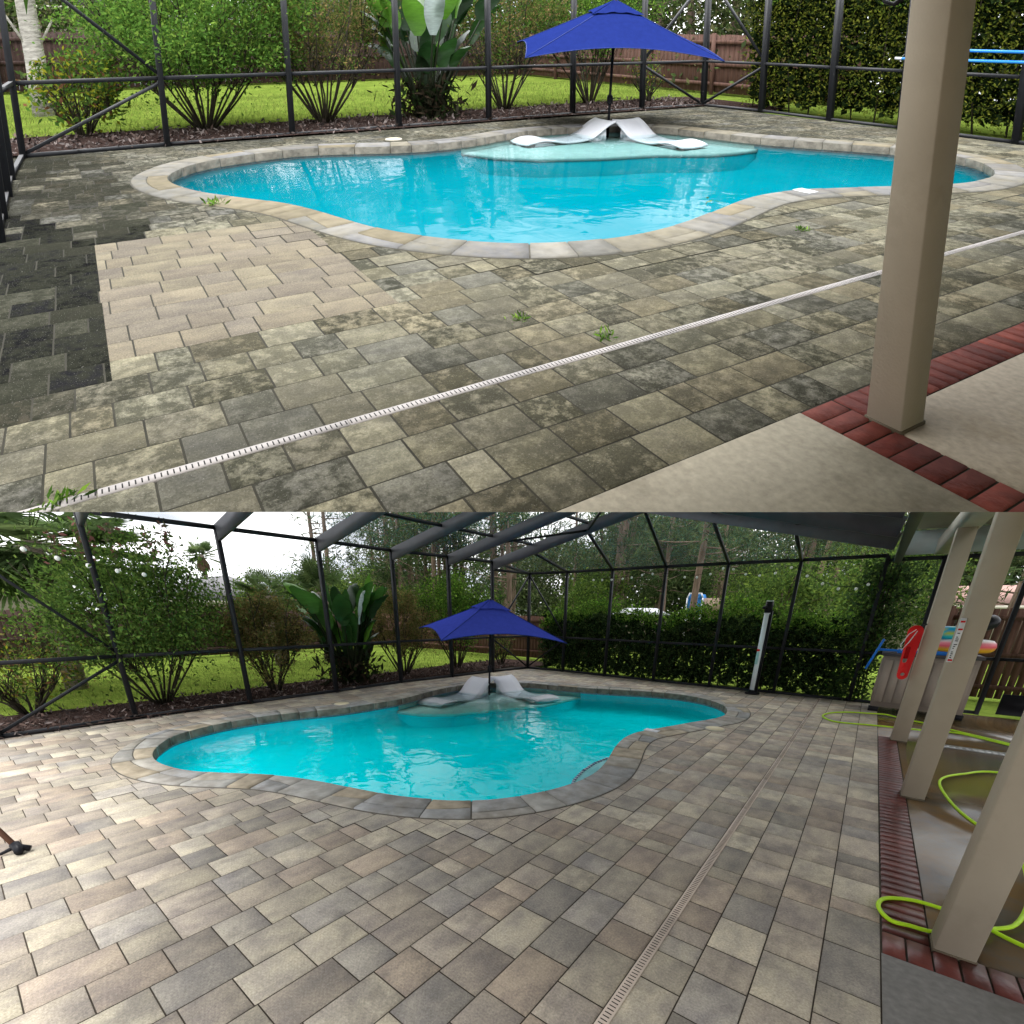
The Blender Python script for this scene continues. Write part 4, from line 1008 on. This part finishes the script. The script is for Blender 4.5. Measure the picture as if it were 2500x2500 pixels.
for k in range(12): mb.box((1.02+k*.06, 7.70, -.003), (1.06+k*.06, 7.85, .004))
mb.box((1.0, 7.68, -.004), (1.75, 7.87, .001))
tag(mb.emit('B', 'drain_grate', mat('grate_metal', (.3, .3, .3), .3, .1, metal=.6)), 'small grey slotted grate set in the wet slab behind the columns', 'drain grate')

lounger('B', (-6.53, 5.60), (-6.72, 7.45), .62, 'white moulded in-pool lounger left of the lower umbrella pole', 'in-pool loungers of the lower view')
lounger('B', (-4.92, 7.50), (-6.62, 7.95), .62, 'white moulded in-pool lounger right of the lower umbrella pole', 'in-pool loungers of the lower view')
nearer = lambda P, k: tuple(EYE+(np.array(P)-EYE)*k)
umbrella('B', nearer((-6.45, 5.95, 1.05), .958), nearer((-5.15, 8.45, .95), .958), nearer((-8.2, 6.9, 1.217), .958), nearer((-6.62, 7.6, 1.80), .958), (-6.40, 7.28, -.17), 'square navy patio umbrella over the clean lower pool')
lid('B', 835, 1720, .12, 'cream round lid in the pavers left of the lower pool')
lid('B', 1745, 1781, .12, 'cream round lid in the pavers near the right tip of the lower pool')
x, y = at('B', 1591, 1786); mb = MB(); mb.box((x-.1, y-.06, .015), (x+.1, y+.06, .021)); tag(mb.emit('B', 'depth_marker', mat('marker_white', (.7, .72, .75), .4)), 'small pale depth marker tile on the lower pool coping', 'marker tile')
# tripod foot entering from the left
x, y = at('B', 45, 2082); t = thing('B', 'tripod', 'brown tripod leg with black rubber foot at the left frame edge', 'tripod', (x, y, 0))
mb = MB(); mb.tube([(x, y, .05), (x-.25, y-.12, .35), (x-.6, y-.3, .95)], .018, 8); mb.emit('B', 'leg', mat('brown_leg', (.12, .06, .04), .5), t)
mb = MB(); mb.tube([(x-.02, y, .06), (x+.03, y+.01, .03), (x+.06, y+.0, .02)], [.03, .03, .02], 8); mb.tube([(x, y, .05), (x-.03, y-.08, .012)], [.014, .01], 6); mb.tube([(x, y, .05), (x+.03, y+.06, .02)], [.022, .02], 6); mb.emit('B', 'rubber_foot', BLACKM, t)

# planting
shrub('B', -9.89, .57, 1.25, 1.5, G_YEL+G_BROWN+G_MID, 31, 'low twiggy shrub at the far left edge of the lower view', n=3000, ls=.05, low=.2)
shrub('B', -9.43, 2.1, 2.5, 2.45, [(.08, .15, .03), (.11, .19, .04), (.065, .115, .025), (.15, .22, .05), (.05, .09, .025)], 32, 'largest leafy green shrub in the lower mulch bed with red tipped spikes', n=26000, ls=.055, low=.22, spikes=9, nclump=190)
shrub('B', -9.26, 3.95, 1.9, 1.5, G_BROWN+[(.12, .12, .04)], 33, 'brownish fine leaved shrub left of the lower bird of paradise plant', n=18000, ls=.045, low=.28)
paddles('B', -9.1, 5.6, 2.35, 34, 'bird of paradise plant with big paddle leaves behind the lower cage')
shrub('B', -9.25, 7.2, 2.0, 1.6, G_BROWN, 35, 'brownish sparse shrub right of the lower bird of paradise plant', n=13000, ls=.045, low=.3)
shrub('B', -9.34, 9.2, 2.55, 1.9, G_LIME+G_MID, 36, 'bright lime green shrub behind the lower umbrella', n=18000, ls=.06, low=.33)
shrub('B', -9.0, 10.8, 1.0, .8, G_MID+G_BROWN, 37, 'small sparse shrub left of the lower cage corner', n=900, ls=.05, low=.2)
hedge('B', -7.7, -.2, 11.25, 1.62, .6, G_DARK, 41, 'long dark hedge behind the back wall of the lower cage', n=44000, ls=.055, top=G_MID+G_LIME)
rng = np.random.default_rng(6); t = thing('B', 'climbing_vine', 'dark climbing vine covering the right corner post of the cage', 'vine', (-.1, 11, 0))
lv = Leaves(); n_ = 5200; z = rng.uniform(0, 2.55, n_); lv.add(np.stack([-.05+rng.normal(size=n_)*(.13+.08*np.abs(z-1.2)/1.2), 10.95+rng.normal(size=n_)*.12, z], 1), .07, G_DARK+G_MID[:1], rng)
n_ = 1500; z = rng.uniform(.9, 2.45, n_); lv.add(np.stack([.3+rng.normal(size=n_)*.25, 11.0+rng.normal(size=n_)*.1, z], 1), .07, G_DARK, rng); lv.emit('B', 'foliage', t)
mb = MB()
for k in range(5): mb.tube([(-.1+k*.06, 10.9, 0), (-.05+k*.03, 10.92, 1.3), (-.1+k*.07, 10.9, 2.5)], .012, 5)
mb.emit('B', 'stem', DARKSTEM, t)

# beyond
fence('B', (-18.2, -8), (-18.2, 13.0), 1.5, 'dark brown board fence beyond the lower lawn on the left', FENCE)
fence('B', (-18.2, 13.1), (-7.0, 13.1), 1.45, 'reddish board fence behind the lower cage corner', FENCER)
fence('B', (1.2, 13.0), (9, 12.4), 1.75, 'red brown slatted fence with light gaps at the lower right', FENCER, gap=.014, bw=.115)
house('B', -34, 6.8, -26, 13.5, 1.95, 1.3, 'x', STUCCO, ROOFG, 'low beige house with grey roof beyond the left shrubs', wins=((8.2, 9.2, .9, 1.7), (10.5, 11.5, .9, 1.7)), face='x1')
house('B', -34, -9, -27, 3.6, 2.3, 1.2, 'y', STUCCO, ROOFG, 'pale house half hidden by the palms at the far left', wins=(), face='x1')
house('B', .6, 26, 16, 36, 2.0, .95, 'x', STUCCO, ROOFT, 'neighbour house with pinkish tiled roof behind the right columns', wins=((2, 3, .9, 1.8), (5, 6.4, .6, 1.9)))
t = thing('B', 'patio_cover', 'white posted patio cover between the right fence and the pink roof', 'patio cover', (6, 18, 0))
mb = MB(); mb.box((3.2, 16, 2.25), (10, 19.5, 2.42)); mb.emit('B', 'roof', mat('white_trim', (.62, .6, .55), .5), t)
for x in (3.3, 4.9, 6.6):
    mb = MB(); mb.box((x, 16.05, 0), (x+.14, 16.2, 2.25)); mb.emit('B', 'post', MATS['white_trim'], t)
mb = MB(); mb.box((3.3, 19, 0), (10, 19.3, 2.25)); mb.emit('B', 'screen_wall', mat('dark_brown_wall', (.07, .045, .035), .8), t)
t = thing('B', 'play_tower', 'blue and white playhouse tower rising above the hedge', 'playset', (-6.5, 22, 0))
mb = MB(); mb.box((-7.0, 22, 1.5), (-6.35, 22.6, 2.25)); mb.add([(-7.0, 21.98, 2.25), (-6.35, 21.98, 2.25), (-6.42, 21.98, 2.42), (-6.93, 21.98, 2.42), (-7.0, 22.6, 2.25), (-6.35, 22.6, 2.25), (-6.42, 22.6, 2.42), (-6.93, 22.6, 2.42)], [(0, 1, 2, 3), (7, 6, 5, 4), (3, 2, 6, 7), (0, 3, 7, 4), (1, 5, 6, 2)]); mb.emit('B', 'tower', mat('blue_paint', (.03, .16, .42), .5), t)
mb = MB()
for a, b in [((-7.02, 1.5), (-7.02, 2.26)), ((-6.33, 1.5), (-6.33, 2.26)), ((-7.02, 2.26), (-6.93, 2.46)), ((-6.33, 2.26), (-6.42, 2.46)), ((-6.93, 2.45), (-6.42, 2.45)), ((-6.68, 1.5), (-6.68, 2.0))]: mb.bar((a[0], 21.93, a[1]), (b[0], 21.93, b[1]), .05, .05, up=(0, 1, 0))
for x in (-6.98, -6.38): mb.box((x-.05, 22, 0), (x+.05, 22.1, 1.5))
mb.emit('B', 'frame', WHITE, t)
mb = MB(); mb.box((-6.33, 22.1, 1.55), (-5.6, 22.8, 2.25)); mb.emit('B', 'side_panel', mat('playset_tan', (.30, .22, .17), .7), t)
t = thing('B', 'garden_shed', 'low garden shed with pale corrugated roof beyond the hedge', 'shed', (-8.8, 20.5, 0))
mb = MB(); mb.box((-9.7, 20, 0), (-7.9, 22, 1.5)); mb.emit('B', 'wall', STUCCO, t)
mb = MB(); mb.add([(-9.85, 19.8, 1.5), (-7.75, 19.8, 1.5), (-7.75, 22.2, 1.5), (-9.85, 22.2, 1.5), (-9.4, 20.6, 1.8), (-8.2, 20.6, 1.8), (-8.2, 21.4, 1.8), (-9.4, 21.4, 1.8)], [(0, 1, 5, 4), (1, 2, 6, 5), (2, 3, 7, 6), (3, 0, 4, 7), (4, 5, 6, 7), (0, 3, 2, 1)]); mb.emit('B', 'roof', WHITE, t)

fan_palm('B', -12.9, 1.5, 2.75, 2.0, 51, 'big sabal palm crown at the upper left of the lower view', 'palms beyond the left wall', nleaf=44)
fan_palm('B', -12.6, .1, 2.7, 1.9, 52, 'sabal palm cut by the left frame edge behind the large shrub', 'palms beyond the left wall', nleaf=40)
fan_palm('B', -30, 10.1, 4.35, .95, 53, 'tall slim washingtonia palm against the bright sky', 'palms beyond the left wall', nleaf=34, trunk=.11, skirt=True)
fan_palm('B', -14, 6.3, 1.95, 1.0, 54, 'low fan palm behind the brownish shrub', 'palms beyond the left wall', nleaf=22)
fan_palm('B', -14, 7.9, 2.1, 1.2, 55, 'fan palm behind the bird of paradise plant', 'palms beyond the left wall', nleaf=22)
rg = random.Random(8); k = 0
side_w = ['slim', 'leaning', 'tall', 'crooked', 'thin', 'straight', 'dark', 'pale']
for i in range(62):
    u = rg.random()
    if i < 16: X, Y = rg.uniform(-30, -17), rg.uniform(15, 24)
    elif i < 30: X, Y = rg.uniform(-18, -10), rg.uniform(16, 30)
    else: X, Y = rg.uniform(-12, 9), rg.uniform(19, 36)
    if X > -1 and 24 < Y < 37: Y = 38
    pine('B', X, Y, rg.uniform(11, 16), 100+i, ('tall pine in the loose stand beyond the left lawn fence' if i < 16 else 'tall pine in the stand behind the reddish board fence' if i < 30 else 'tall pine in the dense stand behind the dark back hedge'), ('pines beyond the left fence' if i < 16 else 'pines behind the reddish fence' if i < 30 else 'pines behind the back hedge'), r=rg.uniform(.10, .2), crown0=rg.choice([.12, .2, .3]), n=4600, limbs=34, zmax=9)
for i, (X, Y, h, w) in enumerate([(-24, 10.5, 3.0, 3), (-21, 13.5, 3.4, 3.2), (-28, 14, 3.2, 3.5), (-33, 17, 4, 4), (-19.5, 16, 2.6, 3), (-11.2, 21, 3.6, 3.6), (-2.8, 19, 3.0, 3.2), (.2, 21, 3.6, 3.6), (-5, 27, 4.2, 5), (-1, 26, 5, 5), (-24, -2, 3, 4)]):
    BL = ['leftmost rounded tree between the far fence and the beige house', 'rounded tree right of the beige house roof', 'rounded tree on the far left beyond the beige house', 'large distant tree under the slim washingtonia palm', 'low bushy tree at the left edge of the pine stand', 'bushy tree just left of the pale roofed shed', 'bushy tree right of the blue play tower', 'bushy tree behind the white shower column', 'large leafy tree behind the blue play tower', 'large leafy tree left of the pink tiled roof', 'leafy tree beyond the fence at the far left frame edge']
    broad('B', X, Y, h, w, [(.05, .09, .02), (.08, .13, .03), (.11, .16, .03), (.035, .06, .018)], 200+i, BL[i], 'broadleaf trees behind the lower cage', n=9000, ls=.11)
# woods
def woods(ctx, spans, n, ls, seed, pal):
    rng = np.random.default_rng(seed); lv = Leaves()
    for (x0, x1, y0, y1, z0, z1, fr) in spans:
        m_ = int(n*fr); c = np.stack([rng.uniform(x0, x1, 300), rng.uniform(y0, y1, 300), rng.uniform(z0, z1, 300)], 1)
        P = c[rng.integers(0, 300, m_)]+rng.normal(size=(m_, 3))*np.array([.6, .6, .5]); P = P[P[:, 2] > 0]; lv.add(P, ls, pal, rng)
    return struct(lv.emit(ctx, 'distant_woods'), 'stuff')
woods('B', [(-26, -8, 30, 36, 0, 7, .35), (-12, 10, 37, 42, 0, 8, .4), (-38, -26, 20, 30, 0, 4, .2), (8, 26, 34, 42, 0, 6, .2)], 260000, .22, 77, [(.06, .085, .035), (.08, .115, .04), (.045, .065, .03), (.11, .125, .06)])
# string lights
t = thing('B', 'string_lights', 'string of round white bulbs hung along the back wall of the lower cage', 'string lights', (-4, 10.6, 2.3))
def onplane_y(c, px, py, Y):
    K, R = CAMS[c]; d = R.T @ np.linalg.inv(K) @ np.array([px, py, 1.]); q = EYE+d*(Y/d[1]); return q
BULB = mat('bulb_white', (.75, .75, .72), .3, .02)
bl = [(1300+X*.4658, 1250+Y*.4658) for X, Y in [(50, 345), (130, 340), (210, 350), (320, 357), (366, 357), (415, 355), (472, 350), (520, 344), (575, 330), (630, 325), (798, 342), (862, 342), (933, 326), (1000, 295), (1053, 300), (1118, 326), (1190, 333), (1273, 321), (1357, 292), (1440, 335), (1520, 376), (1603, 403), (1696, 403), (1760, 380)]]
q = [onplane_y('B', *p, 10.56) for p in bl]
mb = MB(); mb.tube([p+np.array([0, 0, .04]) for p in q], .004, 4); mb.emit('B', 'wire', BLACK, t)
def ball(c, r, nu=8, nv=6):
    V = [(c[0]+r*sin(pi*j/nv)*cos(2*pi*i/nu), c[1]+r*sin(pi*j/nv)*sin(2*pi*i/nu), c[2]+r*cos(pi*j/nv)) for j in range(nv+1) for i in range(nu)]
    return V, [(j*nu+i, (j+1)*nu+i, (j+1)*nu+(i+1) % nu, j*nu+(i+1) % nu) for j in range(nv) for i in range(nu)]
for p in q: V_, F_ = ball(p, .026); emit('B', 'bulb', V_, F_, BULB, t, smooth=True)
t = thing('B', 'string_lights', 'bulbs strung across the left wall of the lower cage in front of the palm', 'string lights', (-8.3, 1, 2.1))
def onplane_x(c, px, py, X):
    K, R = CAMS[c]; d = R.T @ np.linalg.inv(K) @ np.array([px, py, 1.]); return EYE+d*(X/d[0])
q = [onplane_x('B', *p, -8.35) for p in [(57, 1341), (140, 1363), (216, 1381), (287, 1394), (352, 1403)]]
mb = MB(); mb.tube([p+np.array([0, 0, .04]) for p in q], .003, 4); mb.emit('B', 'wire', BLACK, t)
for p in q: V_, F_ = ball(p, .03); emit('B', 'bulb', V_, F_, BULB, t, smooth=True)

# ================================================================== UPPER TERRACE
ctx = 'T'
DX = -2.215
wT = [(-11.22, -.65), (-11.33, 1.03), (-11.45, 2.79), (-11.48, 4.55), (-11.45, 6.24), (-11.5, 8.1), (-11.47, 9.8), (-11.4, 11.45)]
bT = [(-11.4, 11.45), (-9.95, 11.6), (-8.31, 11.5), (-6.96, 11.5), (-5.16, 11.4), (-3.5, 11.4), (-1.8, 11.4)]
wxT = lambda y: float(np.interp(y, [p[1] for p in wT], [p[0] for p in wT]))
palT = [(.40, .37, .30), (.36, .335, .285), (.46, .43, .36), (.31, .30, .28), (.38, .34, .27), (.43, .41, .35)]
palT = [tuple(np.array(c)*np.array((.46, .465, .44))) for c in palT]
def dirtT(ct, b, r):
    x, y = ct
    if -6.36 < x < -4.02 and .0 < y < 1.52: return (*(np.array([(.215, .188, .142), (.20, .175, .138), (.225, .20, .148), (.195, .173, .14)][r.integers(0, 4)])*r.uniform(.9, 1.08)*.80), 0.)
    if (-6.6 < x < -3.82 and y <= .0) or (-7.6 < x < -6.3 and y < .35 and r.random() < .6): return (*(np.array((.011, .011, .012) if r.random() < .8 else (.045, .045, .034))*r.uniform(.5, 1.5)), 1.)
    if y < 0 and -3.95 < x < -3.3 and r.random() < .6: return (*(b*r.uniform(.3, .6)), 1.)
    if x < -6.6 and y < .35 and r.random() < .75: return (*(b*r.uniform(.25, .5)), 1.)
    if x < -6.5: return (*(b*r.uniform(.7, .95)), r.uniform(.8, 1.))
    k = r.uniform(.35, 1.0); return (*(b*np.array((1., .99, .93))), k)
paving('T', 'pavement', DX+.392, -12.2, -1.6, 11.5, wxT, palT, 19, dirtT, [PAV_T, JT], '', 0)
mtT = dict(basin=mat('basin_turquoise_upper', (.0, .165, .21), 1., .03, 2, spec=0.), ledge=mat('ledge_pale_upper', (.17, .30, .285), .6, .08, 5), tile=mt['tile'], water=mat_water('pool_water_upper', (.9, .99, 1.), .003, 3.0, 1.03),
           coping=mat('flagstone_pale', col=True, rough=.9, var=.16, scale=7, bump=.006, bscale=16, spec=0., grime=.3, gcol=(.22, .19, .12), gscale=3), mortar=mat('mortar_dark', (.07, .065, .05), .9))
copT_ = [(.36, .345, .31), (.32, .31, .28), (.37, .34, .27), (.34, .335, .33), (.35, .305, .22), (.31, .30, .29)]
copT = [tuple(np.array(c)*.50) for c in copT_]
ia, ib = near_idx('T', (1130, 345)), near_idx('T', (1850, 337))
pool('T', -.09, copT, 'kidney shaped turquoise swimming pool in the grimy paving of the upper view', [(1140, 360), (1212, 369), (1316, 373.5), (1471, 370), (1600, 363), (1730, 363), (1800, 358), (1862, 350)], (ia, ib), mtT)
slab('T', 'concrete_slab', [(DX+.60, DX+4.5, 2.71, 7.8)], mat('stained_concrete_tan', (.30, .255, .19), .75, .16, 30, grime=.5, gcol=(.19, .14, .07), gscale=1.2, gthr=.6, bump=.002, bscale=60))
slab('T', 'concrete_walk', [(DX+.395, DX+4.5, -.5, 2.49)], mat('stained_concrete', (.28, .25, .185), .78, .16, 30, grime=.6, gcol=(.085, .068, .042), gscale=1.1, gthr=.54, bump=.002, bscale=60))
bricks('T', DX+.395, 2.49, 9.6, DX+4.0, mat('brick_dry', col=True, rough=.8, var=.25, scale=14, bump=.004, bscale=30), JT, [(.13, .03, .021), (.155, .036, .025), (.105, .024, .018)], 5)
drain('T', -2.75, -1.0, 11.3, DRAINW, 'long whitish slotted channel drain crossing the grimy pavers of the upper view')
ground('T', 'mulch_bed', -13.15, -11.3, -2.6, 11.45, .03, MULCH, 16, 60, .01)
ground('T', 'mulch_bed', -13.15, -10, 11.62, 12.6, .026, MULCH, 16, 16, .01)
scatter_chips('T', -13.15, -11.25, -2, 12, 5000, 14)
ground('T', 'lawn', -25, 4, -4, 18.4, -.03, LAWN, 58, 32, hole=(-12.1, 0, -9, 11.4))
grass('T', -19, -13.1, -1.5, 14, 20000, 22, .06)
tT = thing('T', 'screen_enclosure', 'dark bronze screened pool cage walls around the upper pool', 'screen enclosure', (-11.4, 11.45, 0))
EHT = 2.75
for i, p in enumerate(wT+bT[1:]):
    mb = MB(); w = .05
    if i < len(wT)-1: mb.box((p[0]-.05, p[1]-.035, 0), (p[0]+.05, p[1]+.035, EHT))
    else: mb.box((p[0]-.045, p[1]-.05, 0), (p[0]+.045, p[1]+.05, EHT))
    mb.emit('T', 'post', BRONZE, tT)
nearp = [(-11.22, -.66), (-9.6, -.70), (-8.64, -.68), (-7.6, -.66), (-6.75, -.63)]
for p in nearp[1:]:
    mb = MB(); mb.box((p[0]-.03, p[1]-.05, 0), (p[0]+.03, p[1]+.05, EHT)); mb.emit('T', 'post', BRONZE, tT)
for z, h, nm in ((.03, .05, 'base_rail'), (.95, .055, 'mid_rail'), (EHT, .06, 'eave_rail')):
    rail_run('T', wT, z, .05, h, nm, tT); rail_run('T', bT, z, .05, h, nm, tT); rail_run('T', nearp, z, .05, h, nm, tT)
for a, b in [((-11.22, -.62, .06), (-11.33, 1.0, .88)), ((-11.33, 1.0, 1.02), (-11.22, -.65, 2.6)), ((-11.4, 11.4, .06), (-11.47, 9.8, .90)), ((-11.4, 11.45, .06), (-9.95, 11.6, .90)),
             ((-11.4, 11.4, 2.7), (-11.47, 9.8, 1.0)), ((-11.4, 11.45, 2.7), (-9.95, 11.6, 1.0))]: brace('T', a, b, tT, .045)
column('T', -1.645, 2.69, .155, 3.2, 'large tan porch column in the right foreground of the upper view', d=.165)
tpt = thing('T', 'house_porch_roof', 'porch roof and house wall to the right of the upper column', 'porch roof', (DX+3, 3, 2.9))
mb = MB(); mb.box((DX+.55, -1.5, 2.9), (DX+4.5, 9, 3.0)); mb.emit('T', 'ceiling', CEIL, tpt)
mb = MB(); mb.box((DX+4.5, 1.0, 0), (DX+4.7, 9, 3.0)); mb.emit('T', 'wall', STUCCO, tpt)
HK = MB(); HK.tube([(-1.65, 2.70, 1.80), (-1.67, 2.69, 1.72), (-1.70, 2.68, 1.695), (-1.735, 2.67, 1.705), (-1.745, 2.665, 1.73)], [.012, .011, .010, .008, .005], 7)
tag(HK.emit('T', 'plant_hook', BLACKM), 'black curled iron hook at the top of the upper column', 'hook')
BLP = mat('pole_blue', (.03, .25, .70), .3, .05)
for (a, b, lb) in (((1500+1325*.5176, 275*.5176), (1500+1932*.5176, 294*.5176), 'lower light blue telescopic pole behind the upper column'), ((1500+1420*.5176, 232*.5176), (1500+1932*.5176, 246*.5176), 'upper light blue telescopic pole behind the upper column')):
    p = onplane_y('T', *a, 11.25); q2 = onplane_y('T', *b, 11.25)
    t = thing('T', 'pool_pole', lb, 'pool pole', tuple(p), 'blue poles along the back wall')
    mb = MB(); mb.tube([p+(q2-p)*.06, q2], .022, 8); mb.emit('T', 'shaft', BLP, t)
    mb = MB(); mb.tube([p, p+(q2-p)*.06], .022, 8); mb.emit('T', 'grip', WHITE, t)
lounger('T', (-9.66, 5.78), (-9.68, 7.5), .56, 'white moulded in-pool lounger left of the upper umbrella pole', 'in-pool loungers of the upper view', ztop=.13, wz=-.09)
lounger('T', (-7.95, 7.85), (-9.6, 7.85), .56, 'white moulded in-pool lounger right of the upper umbrella pole', 'in-pool loungers of the upper view', ztop=.13, wz=-.09)
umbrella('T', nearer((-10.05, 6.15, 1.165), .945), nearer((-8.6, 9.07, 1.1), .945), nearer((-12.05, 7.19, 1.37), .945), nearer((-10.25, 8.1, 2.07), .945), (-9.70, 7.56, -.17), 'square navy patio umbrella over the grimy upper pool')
lid('T', 961, 341.6, .11, 'cream round lid in the pavers beyond the upper pool')
x, y = at('T', 1966, 470); mb = MB(); mb.box((x-.1, y-.07, .015), (x+.1, y+.07, .021)); tag(mb.emit('T', 'depth_marker', MATS['marker_white']), 'small pale depth marker tile on the upper pool coping', 'marker tile')
for k, (x, y, r, lb) in enumerate([(-7.17, .99, .09, 'green weed tuft against the coping beside the clean rectangle'), (-3.32, 1.99, .05, 'green weed tuft in a joint left of the slotted drain'), (-2.88, 2.26, .06, 'green weed tuft touching the slotted drain mid way'), (-2.77, -.2, .06, 'green weed tuft on the near end of the slotted drain'), (-3.73, 4.91, .05, 'tiny weed in the pavers near the right of the upper pool')]): weed('T', x, y, r, 60+k, lb)
lvs = Leaves(); x, y = at('T', 1500+460*.5176, 948*.5176, -.115); lvs.add(np.array([[x, y, -.112]]*5)+np.random.default_rng(2).normal(size=(5, 3))*np.array([.05, .05, .001]), .09, G_MID, np.random.default_rng(3), up=0); tag(lvs.emit('T', 'floating_leaf'), 'green leaf floating on the upper pool water', 'leaf')

GT = 'shrubs in the upper planting bed'
shrub('T', -12.92, .06, 1.28, 1.35, G_YEL+G_YEL+G_MID, 71, 'low yellow green shrub at the far left of the upper view', GT, n=2600, ls=.075, low=.2, nst=16)
shrub('T', -12.72, 1.75, 2.9, 3.3, [(.075, .16, .025), (.10, .20, .035), (.05, .11, .02), (.15, .24, .04)], 72, 'largest leafy green shrub in the upper mulch bed', GT, n=40000, ls=.055, low=.24, nst=20, nclump=150)
shrub('T', -12.65, 3.65, 2.9, 2.6, G_BROWN+G_BROWN+G_MID, 73, 'brownish fine leaved shrub left of the upper bird of paradise plant', GT, n=20000, ls=.045, low=.32, nst=20)
paddles('T', -12.42, 5.5, 2.7, 74, 'bird of paradise plant with big paddle leaves behind the upper cage')
shrub('T', -12.9, 7.4, 2.9, 2.6, G_BROWN+G_MID, 75, 'olive brown shrub right of the upper bird of paradise plant', GT, n=17000, ls=.05, low=.34, nst=20)
shrub('T', -13.0, 9.6, 3.0, 2.6, G_MID+G_LIME, 76, 'green multi-stem shrub behind the upper umbrella', GT, n=17000, ls=.055, low=.36, nst=16)
shrub('T', -12.7, 11.0, 1.1, .8, G_MID+G_YEL, 77, 'small sparse shrub left of the upper cage corner', GT, n=700, ls=.05, low=.2)
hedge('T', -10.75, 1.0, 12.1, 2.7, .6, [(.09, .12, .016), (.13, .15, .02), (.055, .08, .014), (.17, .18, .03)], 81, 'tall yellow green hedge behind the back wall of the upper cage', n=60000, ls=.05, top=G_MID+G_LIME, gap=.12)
fence('T', (-23.2, -4), (-23.2, 14), 1.55, 'dark brown board fence beyond the upper lawn on the left', FENCE)
fence('T', (-23.2, 14), (-9.5, 14), 1.48, 'reddish board fence behind the upper cage corner', FENCER, bw=.16)
house('T', -36, -6, -28, 3.0, 2.35, 1.2, 'y', STUCCO, ROOFG, 'grey roofed house behind the fence at the upper left corner', wins=((-1.5, .5, .5, 1.5),), face='x1')
house('T', -36, 7, -29, 12.5, 2.25, 1.0, 'x', STUCCO, ROOFG, 'beige house glimpsed behind the fence in the upper view', wins=((8.2, 8.8, .8, 1.6), (9.4, 10, .8, 1.6)), face='x1')
t = thing('T', 'palm_trunk_tree', 'pale bare palm trunk in front of the upper left fence', 'palm tree', (-17, -.55, 0))
mb = MB(); mb.tube([(-17, -.55, -.05), (-17.05, -.57, 1.0), (-17.0, -.6, 2.0), (-17.05, -.6, 3.2)], [.19, .17, .16, .18], 10); mb.tube([(-17, -.62, 1.2), (-16.9, -.95, 1.9)], [.03, .02], 5); mb.tube([(-17, -.52, 1.2), (-16.9, -.2, 1.8)], [.03, .02], 5); mb.emit('T', 'trunk', mat('pale_trunk', (.34, .32, .28), .9, .35, 5, bump=.02, bscale=14, streak=(1, 1, 4)), t)
rng = np.random.default_rng(9); lv = Leaves(); lv.add(np.array([-17, -.6, 3.1])+rng.normal(size=(400, 3))*.5, .4, G_MID, rng, aspect=.12); lv.emit('T', 'frond', t)
woods('T', [(-25.5, -24, -4, 16, .8, 3.0, .35), (-24, 3, 14.6, 17.5, .3, 3.6, .65)], 140000, .14, 78, [(.05, .075, .025), (.07, .10, .03), (.035, .05, .02), (.11, .11, .05)])
for i in range(9): pine('T', -22+i*1.6+rg.uniform(-.5, .5), rg.uniform(15, 16.5), 9, 400+i, 'pine trunk in the dim woods behind the upper reddish fence', 'pines behind the upper cage', r=.13, crown0=.25, n=900, limbs=14, zmax=3.6)

# ------------------------------------------------------------------ drop anchors that ended up without any visible part
for o in list(bpy.data.objects):
    if o.type == 'EMPTY' and not o.children: bpy.data.objects.remove(o)
